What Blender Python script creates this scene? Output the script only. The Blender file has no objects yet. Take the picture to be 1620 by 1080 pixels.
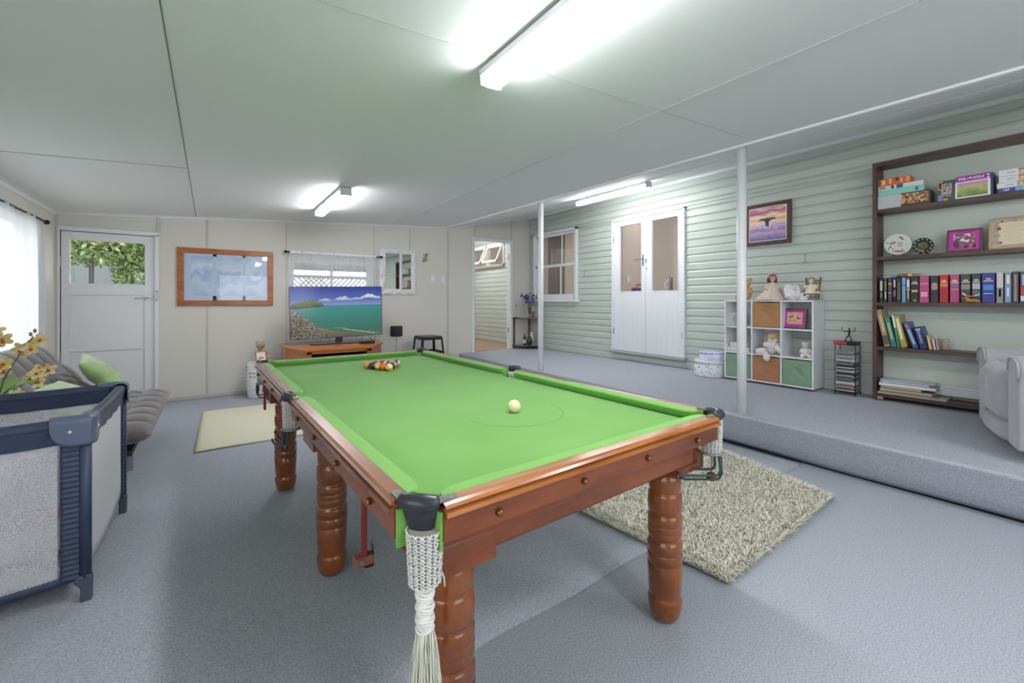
import bpy, bmesh, math, random
from mathutils import Vector, Matrix, Quaternion
PI = math.pi
SC = bpy.context.scene
COL = SC.collection
rnd = random.Random(7)

# ------------------------------------------------------------------ helpers
def lin(h):
    h = h.lstrip('#')
    v = [int(h[i:i+2], 16) / 255 for i in (0, 2, 4)]
    return tuple([(x / 12.92 if x <= .04045 else ((x + .055) / 1.055) ** 2.4) for x in v] + [1])

MATS = {}
def mat(name, color, rough=.6, metal=0, spec=.5, bump=None, mix=None, emit=None, coat=0, sheen=0, trans=0, alpha=1, scale3=(1, 1, 1), sub=0):
    """procedural principled; bump=(scale,strength[,distance]); mix=(colour,scale,contrast lo,hi)"""
    if name in MATS: return MATS[name]
    m = bpy.data.materials.new(name); m.use_nodes = True
    nt = m.node_tree; b = nt.nodes['Principled BSDF']
    c = lin(color) if isinstance(color, str) else color
    b.inputs['Base Color'].default_value = c
    b.inputs['Roughness'].default_value = rough
    b.inputs['Metallic'].default_value = metal
    b.inputs['Specular IOR Level'].default_value = spec
    b.inputs['Coat Weight'].default_value = coat
    b.inputs['Coat Roughness'].default_value = .15
    b.inputs['Sheen Weight'].default_value = sheen
    b.inputs['Transmission Weight'].default_value = trans
    b.inputs['Alpha'].default_value = alpha
    if emit:
        b.inputs['Emission Color'].default_value = lin(emit[0]); b.inputs['Emission Strength'].default_value = emit[1]
    if bump or mix:
        tc = nt.nodes.new('ShaderNodeTexCoord'); mp = nt.nodes.new('ShaderNodeMapping')
        mp.inputs['Scale'].default_value = scale3
        nt.links.new(tc.outputs['Object'], mp.inputs['Vector'])
    if mix:
        n = nt.nodes.new('ShaderNodeTexNoise'); n.inputs['Scale'].default_value = mix[1]; n.inputs['Detail'].default_value = 5
        nt.links.new(mp.outputs[0], n.inputs['Vector'])
        r = nt.nodes.new('ShaderNodeValToRGB')
        lo, hi = (mix[2], mix[3]) if len(mix) > 3 else (.35, .65)
        r.color_ramp.elements[0].position = lo; r.color_ramp.elements[0].color = c
        r.color_ramp.elements[1].position = hi; r.color_ramp.elements[1].color = lin(mix[0])
        nt.links.new(n.outputs['Fac'], r.inputs['Fac']); nt.links.new(r.outputs['Color'], b.inputs['Base Color'])
    if bump:
        n2 = nt.nodes.new('ShaderNodeTexNoise'); n2.inputs['Scale'].default_value = bump[0]; n2.inputs['Detail'].default_value = 4
        nt.links.new(mp.outputs[0], n2.inputs['Vector'])
        bp = nt.nodes.new('ShaderNodeBump'); bp.inputs['Strength'].default_value = bump[1]
        bp.inputs['Distance'].default_value = bump[2] if len(bump) > 2 else .002
        nt.links.new(n2.outputs['Fac'], bp.inputs['Height']); nt.links.new(bp.outputs[0], b.inputs['Normal'])
    MATS[name] = m
    return m

def wood(name, c1, c2, grain=(1, 14, 14), sc=3., rough=.35, coat=.3):
    if name in MATS: return MATS[name]
    m = mat(name, c1, rough, mix=(c2, sc, .38, .66), coat=coat, scale3=grain, bump=(sc * 3, .12, .001))
    return m

def glass_mat(name, tint='#ffffff', refl=.12, rough=.02, haze=None):
    m = bpy.data.materials.new(name); m.use_nodes = True; nt = m.node_tree; nt.nodes.clear()
    o = nt.nodes.new('ShaderNodeOutputMaterial'); t = nt.nodes.new('ShaderNodeBsdfTransparent'); g = nt.nodes.new('ShaderNodeBsdfGlossy')
    t.inputs[0].default_value = lin(tint); g.inputs['Roughness'].default_value = rough
    mx = nt.nodes.new('ShaderNodeMixShader'); fr = nt.nodes.new('ShaderNodeLayerWeight'); fr.inputs['Blend'].default_value = .5
    pw = nt.nodes.new('ShaderNodeMath'); pw.operation = 'POWER'; pw.inputs[1].default_value = 4; nt.links.new(fr.outputs['Facing'], pw.inputs[0])
    ad = nt.nodes.new('ShaderNodeMath'); ad.operation = 'MULTIPLY_ADD'; ad.inputs[1].default_value = .45; ad.inputs[2].default_value = refl * .3
    nt.links.new(pw.outputs[0], ad.inputs[0]); nt.links.new(ad.outputs[0], mx.inputs[0])
    nt.links.new(t.outputs[0], mx.inputs[1]); nt.links.new(g.outputs[0], mx.inputs[2])
    last = mx
    if haze:
        d = nt.nodes.new('ShaderNodeBsdfDiffuse'); d.inputs[0].default_value = lin(haze[0])
        m2 = nt.nodes.new('ShaderNodeMixShader'); m2.inputs[0].default_value = haze[1]
        nt.links.new(mx.outputs[0], m2.inputs[1]); nt.links.new(d.outputs[0], m2.inputs[2]); last = m2
    nt.links.new(last.outputs[0], o.inputs[0]); MATS[name] = m
    return m

def sheer_mat(name, color, see=.35, transl=.45, weave=None):
    m = bpy.data.materials.new(name); m.use_nodes = True; nt = m.node_tree; nt.nodes.clear()
    o = nt.nodes.new('ShaderNodeOutputMaterial'); t = nt.nodes.new('ShaderNodeBsdfTransparent')
    tl = nt.nodes.new('ShaderNodeBsdfTranslucent'); d = nt.nodes.new('ShaderNodeBsdfDiffuse')
    tl.inputs[0].default_value = lin(color); d.inputs[0].default_value = lin(color)
    a = nt.nodes.new('ShaderNodeMixShader'); a.inputs[0].default_value = transl
    b = nt.nodes.new('ShaderNodeMixShader'); b.inputs[0].default_value = see
    nt.links.new(d.outputs[0], a.inputs[1]); nt.links.new(tl.outputs[0], a.inputs[2])
    nt.links.new(a.outputs[0], b.inputs[1]); nt.links.new(t.outputs[0], b.inputs[2]); nt.links.new(b.outputs[0], o.inputs[0])
    if weave:
        tc = nt.nodes.new('ShaderNodeTexCoord'); v = nt.nodes.new('ShaderNodeTexVoronoi'); v.inputs['Scale'].default_value = weave
        nt.links.new(tc.outputs['Object'], v.inputs['Vector'])
        mt = nt.nodes.new('ShaderNodeMath'); mt.operation = 'LESS_THAN'; mt.inputs[1].default_value = .40
        nt.links.new(v.outputs['Distance'], mt.inputs[0])
        mm = nt.nodes.new('ShaderNodeMath'); mm.operation = 'MULTIPLY'; mm.inputs[1].default_value = see
        nt.links.new(mt.outputs[0], mm.inputs[0]); nt.links.new(mm.outputs[0], b.inputs[0])
    MATS[name] = m
    return m

class MB:
    def __init__(s): s.bm = bmesh.new(); s.mi = 0
    def f(s, vs, smooth=False):
        try:
            fc = s.bm.faces.new(vs); fc.material_index = s.mi; fc.smooth = smooth; return fc
        except ValueError: return None
    def v(s, *p): return s.bm.verts.new(p if len(p) == 3 else p[0])
    def box(s, x0, y0, z0, x1, y1, z1, M=None):
        P = [(x, y, z) for z in (z0, z1) for y in (y0, y1) for x in (x0, x1)]
        V = [s.bm.verts.new(M @ Vector(p) if M else p) for p in P]
        for q in ((0, 2, 3, 1), (4, 5, 7, 6), (0, 1, 5, 4), (2, 6, 7, 3), (0, 4, 6, 2), (1, 3, 7, 5)): s.f([V[i] for i in q])
        return s
    def poly(s, pts):
        return s.f([s.bm.verts.new(p) for p in pts])
    def prism(s, pts, d):
        """closed prism from a planar loop pts, extruded by vector d"""
        d = Vector(d); A = [s.bm.verts.new(p) for p in pts]; B = [s.bm.verts.new(Vector(p) + d) for p in pts]; n = len(pts)
        s.f(A[::-1]); s.f(B)
        for i in range(n): s.f([A[i], A[(i + 1) % n], B[(i + 1) % n], B[i]])
        return s
    def sweep(s, prof, path):
        """prof: list of (offset vector tuples); path list of points: extrude 3-D loop along points"""
        R = [[s.bm.verts.new(Vector(p) + Vector(q)) for q in prof] for p in path]; n = len(prof)
        for a, b in zip(R, R[1:]):
            for i in range(n): s.f([a[i], a[(i + 1) % n], b[(i + 1) % n], b[i]])
        s.f(R[0][::-1]); s.f(R[-1]); return s
    def tube(s, pts, r, n=8, closed=False, smooth=True, flat=1.):
        pts = [Vector(p) for p in pts]; N = len(pts); rings = []; up = None
        for i, p in enumerate(pts):
            if closed: t = pts[(i + 1) % N] - pts[i - 1]
            else: t = pts[min(i + 1, N - 1)] - pts[max(i - 1, 0)]
            if t.length < 1e-9: t = Vector((0, 0, 1))
            t.normalize()
            if up is None: up = Vector((0, 0, 1)) if abs(t.z) < .9 else Vector((1, 0, 0))
            a = t.cross(up)
            if a.length < 1e-6: a = t.orthogonal()
            a.normalize(); b = a.cross(t).normalized(); up = b
            rr = r[i] if isinstance(r, (list, tuple)) else r
            rings.append([s.bm.verts.new(p + a * math.cos(2 * PI * k / n) * rr + b * math.sin(2 * PI * k / n) * rr * flat) for k in range(n)])
        for i in range(N if closed else N - 1):
            A, B = rings[i], rings[(i + 1) % N]
            for k in range(n): s.f([A[k], B[k], B[(k + 1) % n], A[(k + 1) % n]], smooth)
        if not closed: s.f(rings[0]); s.f(rings[-1][::-1])
        return s
    def cyl(s, p0, p1, r0, r1=None, n=20): return s.tube([p0, p1], [r0, r0 if r1 is None else r1], n)
    def lathe(s, prof, c=(0, 0, 0), n=28, sx=1., sy=1., smooth=True, a0=0, a1=2 * PI):
        full = abs(a1 - a0 - 2 * PI) < 1e-6; m = n if full else n + 1; R = []
        for r, z in prof:
            R.append([s.bm.verts.new((c[0] + r * sx * math.cos(a0 + (a1 - a0) * k / n), c[1] + r * sy * math.sin(a0 + (a1 - a0) * k / n), c[2] + z)) for k in range(m)])
        for A, B in zip(R, R[1:]):
            for k in range(n): s.f([A[k], A[(k + 1) % m], B[(k + 1) % m], B[k]], smooth)
        if full:
            if prof[0][0] > 1e-5: s.f(R[0][::-1])
            if prof[-1][0] > 1e-5: s.f(R[-1])
        return s
    def ell(s, c, r, n=16, m=10, M=None, fn=None):
        c = Vector(c); r = r if isinstance(r, (tuple, list)) else (r, r, r); R = []
        for j in range(m + 1):
            th = PI * j / m
            row = []
            for k in range(n):
                ph = 2 * PI * k / n; u = Vector((math.sin(th) * math.cos(ph), math.sin(th) * math.sin(ph), math.cos(th)))
                q = Vector((u.x * r[0], u.y * r[1], u.z * r[2]))
                if fn: q = fn(u, q)
                row.append(s.bm.verts.new(c + (M @ q if M else q)))
            R.append(row)
        for A, B in zip(R, R[1:]):
            for k in range(n): s.f([A[k], B[k], B[(k + 1) % n], A[(k + 1) % n]], True)
        return s
    def surf(s, fn, nu, nv, smooth=True, cu=False, cv=False):
        G = [[s.bm.verts.new(fn(i / nu, j / nv)) for j in range(nv + (0 if cv else 1))] for i in range(nu + (0 if cu else 1))]
        for i in range(nu):
            for j in range(nv):
                a, b = G[i], G[(i + 1) % len(G)]; j2 = (j + 1) % len(a)
                s.f([a[j], b[j], b[j2], a[j2]], smooth)
        return s
    def pad(s, L, W, T, nu=24, nv=16, fn=None, p=2.6, M=None, c=(0, 0, 0)):
        """pillow: closed superellipsoid pad L x W x T centred at c"""
        c = Vector(c)
        for sg in (1, -1):
            def g(u, v, sg=sg):
                a = 2 * u - 1; b = 2 * v - 1
                k = max(0, (1 - abs(a) ** p)) ** .5 * max(0, (1 - abs(b) ** p)) ** .5
                x = a * L / 2 * (1 - .06 * (1 - abs(b) ** 2) * abs(a) ** 3 * 0); z = sg * T / 2 * k
                y = b * W / 2
                q = Vector((x, y, z))
                if fn: q = fn(a, b, sg, q)
                return c + (M @ q if M else q)
            if sg > 0: s.surf(g, nu, nv)
            else: s.surf(lambda u, v: g(1 - u, v), nu, nv)
        return s
    def obj(s, name, mats, parent=None, loc=None, rot=None, weld=0, bevel=0, bseg=2, sub=0, recalc=True, smooth=None, solid=0):
        if weld: bmesh.ops.remove_doubles(s.bm, verts=s.bm.verts, dist=weld)
        bmesh.ops.remove_doubles(s.bm, verts=s.bm.verts, dist=1e-7)
        if recalc: bmesh.ops.recalc_face_normals(s.bm, faces=s.bm.faces)
        if smooth is not None:
            for q in s.bm.faces: q.smooth = smooth
        me = bpy.data.meshes.new(name); s.bm.to_mesh(me); s.bm.free()
        for m in (mats if isinstance(mats, (list, tuple)) else [mats]): me.materials.append(m)
        o = bpy.data.objects.new(name, me); COL.objects.link(o)
        if parent: o.parent = parent
        if loc: o.location = loc
        if rot: o.rotation_euler = rot
        if solid:
            md = o.modifiers.new('so', 'SOLIDIFY'); md.thickness = solid; md.offset = 0
        if bevel:
            md = o.modifiers.new('bv', 'BEVEL'); md.width = bevel; md.segments = bseg; md.limit_method = 'ANGLE'; md.angle_limit = .6
        if sub:
            md = o.modifiers.new('su', 'SUBSURF'); md.levels = sub; md.render_levels = sub
        return o

def T(o, label, cat=None, group=None):
    o['label'] = label
    if cat: o['category'] = cat
    if group: o['group'] = group
    return o
def S(o): o['kind'] = 'structure'; return o
def E(name, loc, label, cat, group=None, rotz=0, rot=None):
    o = bpy.data.objects.new(name, None); COL.objects.link(o); o.location = loc; o.empty_display_size = .05
    o.rotation_euler = rot if rot else (0, 0, rotz)
    return T(o, label, cat, group)
def bx(name, b, m, parent=None, bevel=0, **k): return MB().box(*b).obj(name, m, parent, bevel=bevel, **k)
def text(name, s, size, m, parent, M, ext=.0006, squash=1., bold=0):
    cu = bpy.data.curves.new('txt', 'FONT'); cu.body = s; cu.size = size; cu.extrude = ext; cu.align_x = 'CENTER'; cu.align_y = 'CENTER'; cu.offset = bold
    cu.resolution_u = 2
    t = bpy.data.objects.new('txt', cu); COL.objects.link(t)
    dg = bpy.context.evaluated_depsgraph_get()
    me = bpy.data.meshes.new_from_object(t.evaluated_get(dg)); bpy.data.objects.remove(t)
    me.transform(M @ Matrix.Diagonal((squash, 1, 1, 1))); me.materials.clear(); me.materials.append(m)
    o = bpy.data.objects.new(name, me); COL.objects.link(o); o.parent = parent
    return o
def copy_tree(o, parent=None):
    c = o.copy(); COL.objects.link(c)
    if parent: c.parent = parent
    for ch in [q for q in COL.objects if q.parent == o and q != c]: copy_tree(ch, c)
    return c
def arc(cx, cy, r, a0, a1, n, z=0): return [(cx + r * math.cos(a0 + (a1 - a0) * i / n), cy + r * math.sin(a0 + (a1 - a0) * i / n), z) for i in range(n + 1)]
def face_left(x, y, z):
    """matrix: text plane facing -X (towards the room from the right wall), reading direction -Y"""
    return Matrix.Translation((x, y, z)) @ Matrix(((0, 0, -1, 0), (-1, 0, 0, 0), (0, 1, 0, 0), (0, 0, 0, 1)))
def face_front(x, y, z):
    """text plane facing -Y"""
    return Matrix.Translation((x, y, z)) @ Matrix(((1, 0, 0, 0), (0, 0, -1, 0), (0, 1, 0, 0), (0, 0, 0, 1)))
# ------------------------------------------------------------------ materials of the setting
M_beige = mat('beige_wall_paint', '#dad6ce', .75, bump=(60, .05))
M_white = mat('white_gloss_paint', '#e6e8eb', .35, bump=(25, .03))
M_ceil = mat('ceiling_paint', '#eceeed', .7, bump=(18, .03))
M_green = mat('sage_green_paint', '#bfc8c0', .42, bump=(30, .05))
M_greenflat = mat('pale_green_panel', '#bfc9c1', .5)
M_dark = mat('gap_shade_black', '#151515', .8)  # black that paints the shade in the riser gap
M_carpet = mat('grey_carpet', '#969ba5', .95, mix=('#b8bcc4', 150, .34, .66), bump=(420, .3, .002), spec=.1)
M_carpet2 = mat('ribbed_grey_carpet', '#9297a1', .95, mix=('#b4b8bf', 160, .34, .66), bump=(450, .35, .002), spec=.1)
M_chrome = mat('brushed_chrome', '#c9ccd0', .22, metal=1)
M_alu = mat('satin_metal', '#a9adb3', .35, metal=1)
M_black = mat('black_plastic', '#16171a', .35)
M_blackmetal = mat('black_metal', '#1c1d20', .4, metal=.6)
GL = glass_mat('window_glass')
M_led = mat('led_diffuser', '#ffffff', .4, emit=('#fbfcff', 30.0))

M_led2 = mat('warm_added_led', '#ffffff', .4, emit=('#fffaf6', 24.0))  # glow of the lamps added in the rooms beyond the glass
# ------------------------------------------------------------------ floors
S(bx('floor', (-1.5, -2.6, -.12, 3.9, 6.7, 0), M_carpet2))
b = MB()   # upper carpet sheet with a slightly lifted edge
def sheet(u, v):
    x = -1.38 + u * 5.0; y0 = 1.235 + .028 * (x + 1.38) * .9 + .006 * math.sin(x * 9)
    y = y0 + v * (6.6 - y0)
    lift = .003 + .009 * math.exp(-v * 40) * max(0, math.sin(x * 3.1 + .4)) ** 3
    return Vector((x, y, lift))
b.surf(sheet, 80, 40)
S(b.obj('floor', M_carpet, solid=.004))
def zr(x, y):
    """height of the raised floor"""
    a = min(1, max(0, (x - 3.5) / 1.57)); t = min(1, max(0, (y + 2) / 8.6))
    return (.272 + .03 * t) * (1 - a) + (.350 - .022 * t) * a
b = MB()
NP = [(3.66, .0), (3.60, .035), (3.58, .05), (3.557, .12), (3.535, .19), (3.522, .235), (3.512, .258), (3.512, .267), (3.522, .274), (3.545, .2745), (3.7, 0), (4.1, 0), (4.6, 0), (5.14, 0)]
def riser(u, v):
    y = -2.6 + u * 9.2; i = int(round(v * (len(NP) - 1))); x, z = NP[i]
    k = zr(3.5, y) / .274
    if i > 9: z = zr(x, y)
    elif i > 2: z *= k
    return Vector((x + (.006 * math.sin(y * 4.3) if i < 9 else 0), y, z))
b.surf(riser, 90, len(NP) - 1)
S(b.obj('raised_floor', M_carpet))
S(MB().box(3.64, -2.6, 0, 3.68, 6.6, .09).obj('trim_1', M_dark))  # black strip painting the shade under the hanging carpet edge
S(MB().box(3.2, 6.606, .2, 5.07, 9.6, .318).obj('floor_corridor', mat('tan_vinyl', '#a98c73', .5)))

# ------------------------------------------------------------------ walls
def wall_holes(a0, a1, z0, z1, holes, put):
    """cells of a wall rectangle minus the holes (a,b,z,z); put(a,b,z,z) adds one cell"""
    A = sorted({a0, a1, *[h[0] for h in holes], *[h[1] for h in holes]}); Z = sorted({z0, z1, *[h[2] for h in holes], *[h[3] for h in holes]})
    for i in range(len(A) - 1):
        for j in range(len(Z) - 1):
            ca, cz = (A[i] + A[i + 1]) / 2, (Z[j] + Z[j + 1]) / 2
            if not any(h[0] < ca < h[1] and h[2] < cz < h[3] for h in holes): put(A[i], A[i + 1], Z[j], Z[j + 1])
b = MB()
wall_holes(-1.5, 5.2, 0, 3.0, [(-1.345, -.545, -1, 1.985), (.93, 1.98, .85, 1.78), (3.815, 4.6, .31, 2.31)], lambda a, c, d, e: b.box(a, 6.6, d, c, 6.7, e))
S(b.obj('wall_back', M_beige))
b = MB()
wall_holes(-2.6, 6.6, 0, 3.0, [(3.5, 5.85, .78, 1.93), (-1.6, .9, .8, 1.93)], lambda a, c, d, e: b.box(-1.5, a, d, -1.38, c, e))  # the opening behind the camera is unseen, added for daylight
S(b.obj('wall_left', M_beige))
b = MB(); wall_holes(-1.5, 5.2, 0, 3.0, [(.2, 2.6, .8, 2.0)], lambda a, c, d, e: b.box(a, -2.7, d, c, -2.6, e))  # unseen opening added to let daylight in from behind
S(b.obj('wall_near', M_beige))

# right wall: lapped boards, one profile swept along Y between openings
XW = 5.07; PITCH = .0985
HR = [(5.27, 6.40, 1.235, 2.45), (3.26, 4.47, .475, 2.43), (7.5, 8.80, 1.99, 2.42)]
def boards(y0, y1, z0, z1, b):
    n0 = math.floor((z0 - 1.22) / PITCH) - 1; n1 = math.ceil((z1 - 1.22) / PITCH) + 1
    pr = []
    for k in range(n0, n1):
        zb = 1.22 + k * PITCH
        for dz, dx in ((.0, 0), (.0035, 0), (.0035, .013), (.006, .0145), (.072, .0145), (.0955, .004), (.0985, 0)):
            z = zb + dz
            if z0 - 1e-6 <= z <= z1 + 1e-6: pr.append((dx, z))
    if not pr: return
    pr = [(pr[0][0], z0)] + pr + [(pr[-1][0], z1)]
    for (d0, za), (d1, zb) in zip(pr, pr[1:]):
        if abs(za - zb) < 1e-7 and abs(d0 - d1) < 1e-7: continue
        b.f([b.v(XW - d0, y0, za), b.v(XW - d0, y1, za), b.v(XW - d1, y1, zb), b.v(XW - d1, y0, zb)])
b = MB()
wall_holes(-2.6, 9.6, .15, 3.0, HR, lambda a, c, d, e: (boards(a, c, d, e, b), b.box(XW + .002, a, d, XW + .09, c, e)))
S(b.obj('wall_right', M_green, recalc=False))
S(bx('trim_2', (5.04, -.2, .42, 5.06, 1.24, 2.44), M_greenflat))
b = MB(); b.box(5.0, -.2, .43, 5.042, 1.24, .49); b.box(5.02, -.2, .49, 5.042, 1.24, .505)
S(b.obj('trim_3', M_white, bevel=.004))
# corridor beyond the doorway
S(bx('wall_corridor', (3.2, 6.7, .2, 3.3, 9.6, 3.0), M_beige)); S(bx('wall_corridor_end', (3.2, 9.6, .2, 5.2, 9.7, 3.0), M_beige))
S(bx('ceiling_corridor', (3.2, 6.7, 2.75, 5.2, 9.7, 2.8), M_ceil))

# ------------------------------------------------------------------ ceilings (two raked planes meeting on the beam line)
def bxm(y): return 3.29 + (6.6 - y) / 5.6 * .27       # x of the fold
def zlow(x): return 2.192 + .0634 * (x + 1.38)
def zfold(y): return 2.488 + (6.6 - y) / 5.6 * .010
def zup(x, y):
    xf = bxm(y); zt = 2.848 - (6.6 - y) / 5.6 * .026
    return zfold(y) + (zt - zfold(y)) * (x - xf) / (5.07 - xf)
def zl(x, y): return 2.192 + (zfold(y) - 2.192) * (x + 1.38) / (bxm(y) + 1.38)
b = MB()
b.surf(lambda u, v: Vector(((-1.5) * (1 - v) + bxm(-2.7 + u * 9.4) * v, -2.7 + u * 9.4, zl((-1.5) * (1 - v) + bxm(-2.7 + u * 9.4) * v, -2.7 + u * 9.4))), 20, 6)
b.surf(lambda u, v: Vector((bxm(-2.7 + u * 9.4) * (1 - v) + 5.2 * v, -2.7 + u * 9.4, zup(bxm(-2.7 + u * 9.4) * (1 - v) + 5.2 * v, -2.7 + u * 9.4))), 20, 6)
S(b.obj('ceiling', M_ceil, weld=.001, solid=.02, smooth=False))
b = MB(); b.box(-1.6, -2.8, 3.02, 5.3, 6.8, 3.1)
S(b.obj('ceiling', M_ceil))
# sheet joints on the ceiling
def strip(name, pts, w, m, h=.004):
    b = MB()
    for (p, q) in zip(pts, pts[1:]):
        p, q = Vector(p), Vector(q); t = (q - p).normalized(); s_ = t.cross(Vector((0, 0, 1))).normalized() * w / 2
        dn = Vector((0, 0, -h)); b.sweep([tuple(s_), tuple(-s_), tuple(-s_ + dn), tuple(s_ + dn)], [p, q])
    return S(b.obj(name, m))
M_joint = mat('ceiling_joint_grey', '#8b8e8c', .9); M_joint2 = mat('ceiling_joint_fill', '#c8ccc9', .7); M_joint3 = mat('white_cover_strip', '#f2f3f3', .5)  # greys and white for the joint lines
Z1 = lambda x, y, d=.011: (x, y, zl(x, y) - d)
Z2 = lambda x, y, d=.011: (x, y, zup(x, y) - d)
strip('trim_4', [Z1(-.135, -2.4), Z1(-.16, 6.58)], .005, M_joint, .002)
strip('trim_5', [Z1(-1.36, 4.2), Z1(-.15, 4.2)], .004, M_joint, .0015)
strip('trim_6', [Z1(-.14, 1.63), Z1(3.3, 1.66)], .004, M_joint2, .0015)
strip('trim_7', [Z1(2.29, -2.4), Z1(2.3, 6.58)], .006, M_joint2, .003)
strip('trim_8', [Z2(4.19, -2.4), Z2(4.19, 6.58)], .014, M_joint3, .004)
strip('trim_9', [Z2(3.62, 1.29), Z2(5.0, 1.33)], .02, M_joint3, .004)
strip('trim_10', [Z2(3.5, 4.1), Z2(5.0, 4.1)], .02, M_joint3, .004)
b = MB()
for i in range(10):
    y0, y1 = -2.6 + i * .92, -2.6 + (i + 1) * .92
    b.sweep([(-.012, 0, .004), (.016, 0, .004), (.016, 0, -.014), (-.012, 0, -.014)], [(bxm(y0), y0, zfold(y0) - .012), (bxm(y1), y1, zfold(y1) - .012)])
S(b.obj('trim_11', M_joint3))
# cornices
def cornice(name, pts, inward, w=.03, h=.03):
    b = MB(); iv = Vector(inward)
    b.sweep([(0, 0, 0), tuple(iv * w), tuple(iv * w + Vector((0, 0, -.008))), tuple(iv * w * .45 + Vector((0, 0, -.012))), tuple(iv * .01 + Vector((0, 0, -h))), (0, 0, -h)], pts)
    return S(b.obj(name, M_white))
cornice('trim_12', [(-1.38, 6.6, zl(-1.38, 6.6) - .008), (bxm(6.6), 6.6, zl(bxm(6.6), 6.6) - .008)], (0, -1, 0), .035, .03)
cornice('trim_13', [(bxm(6.6), 6.6, zfold(6.6) - .008), (5.06, 6.6, zup(5.06, 6.6) - .008)], (0, -1, 0), .03, .03)
cornice('trim_14', [(-1.38, -2.6, zl(-1.38, -2.6) - .008), (-1.38, 6.6, zl(-1.38, 6.6) - .008)], (1, 0, 0), .045, .045)
cornice('trim_15', [(5.058, -2.6, zup(5.058, -2.6) - .008), (5.058, 6.6, zup(5.058, 6.6) - .008)], (-1, 0, 0), .03, .045)
# joint covers on the back wall and the corner post of the cladding
M_beige2 = mat('beige_cover_strip', '#c9c4bb', .6)
n = 16
for x, z0, z1, w in ((-.52, 2.03, 2.22, .03), (-.046, 0, 2.25, .006), (.84, 0, 2.3, .006), (2.04, 1.9, 2.36, .006), (2.62, 2.04, 2.4, .006), (3.3, 0, 2.45, .035), (3.83, 2.36, 2.55, .02), (4.63, 2.3, 2.72, .02)):
    S(bx('trim_%d' % n, (x - w / 2, 6.588, z0, x + w / 2, 6.6, z1), M_beige2, bevel=.002 if w > .01 else 0)); n += 1
S(bx('trim_30', (-1.38, 6.57, 0, -1.36, 6.6, 2.18), M_beige2))
b = MB(); b.box(-.54, 6.586, 0, 3.52, 6.6, .045)
S(b.obj('baseboard_back', M_beige2, bevel=.003))
S(bx('baseboard_left', (-1.38, -2.6, 0, -1.366, 6.6, .045), M_beige2, bevel=.003))
b = MB(); b.box(4.0, 6.586, .3, 4.01, 6.6, .36)
b.box(4.66, 6.586, .3, 5.06, 6.6, .36)
b.bm.faces.ensure_lookup_table()
S(b.obj('baseboard_back', M_beige2))

# ------------------------------------------------------------------ left door (timber, glazed top, two panels)
b = MB()
for q in ((-1.375, 6.575, 0, -1.345, 6.66, 2.0), (-.555, 6.575, 0, -.515, 6.66, 2.0), (-1.375, 6.575, 1.985, -.515, 6.66, 2.03)): b.box(*q)
S(b.obj('trim_31', M_white, bevel=.003))
D1 = MB()
def leaf(b, x0, x1, z0, z1, y0, y1, holes, panels):
    """door leaf with a glazed hole and sunk panels"""
    wall_holes(x0, x1, z0, z1, holes + panels, lambda a, c, d, e: b.box(a, y0, d, c, y1, e))
    for p in panels: b.box(p[0] - .001, y0 + .012, p[2] - .001, p[1] + .001, y1 - .012, p[3] + .001)
leaf(D1, -1.34, -.558, .012, 1.98, 6.605, 6.64, [(-1.27, -.645, 1.41, 1.89)], [(-1.262, -.65, .70, 1.285), (-1.262, -.65, .12, .655)])
door = S(D1.obj('door_1', M_white, bevel=.003))
bx('door_glass', (-1.272, 6.62, 1.408, -.643, 6.625, 1.892), GL, door)
b = MB(); b.tube([(-.606, 6.604, 1.253), (-.606, 6.545, 1.253), (-.62, 6.54, 1.253), (-.73, 6.545, 1.246)], .0075, 10)
b.cyl((-.606, 6.605, 1.253), (-.606, 6.596, 1.253), .026)
b.obj('door_handle', M_chrome, door)
b = MB(); b.tube([(-.532, 6.57, 1.33), (-.532, 6.55, 1.325), (-.53, 6.55, 1.25), (-.536, 6.56, 1.21), (-.545, 6.56, 1.225)], .003, 6); b.ell((-.532, 6.568, 1.335), .008)
b.obj('cabin_hook', M_alu, door)
b = MB(); b.box(-1.352, 6.597, 1.6, -1.336, 6.606, 1.7); b.box(-1.352, 6.597, .25, -1.336, 6.606, .35)
b.obj('hinge', M_alu, door)

# ------------------------------------------------------------------ doorway to the corridor
b = MB()
for q in ((3.77, 6.58, .3, 3.82, 6.7, 2.31), (4.59, 6.58, .3, 4.65, 6.7, 2.31), (3.77, 6.58, 2.305, 4.65, 6.7, 2.355)): b.box(*q)
S(b.obj('trim_32', M_white, bevel=.004))
b = MB()
for z in (.62, 2.0): b.box(4.584, 6.62, z, 4.592, 6.66, z + .09)
S(b.obj('trim_35', M_alu))
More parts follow.
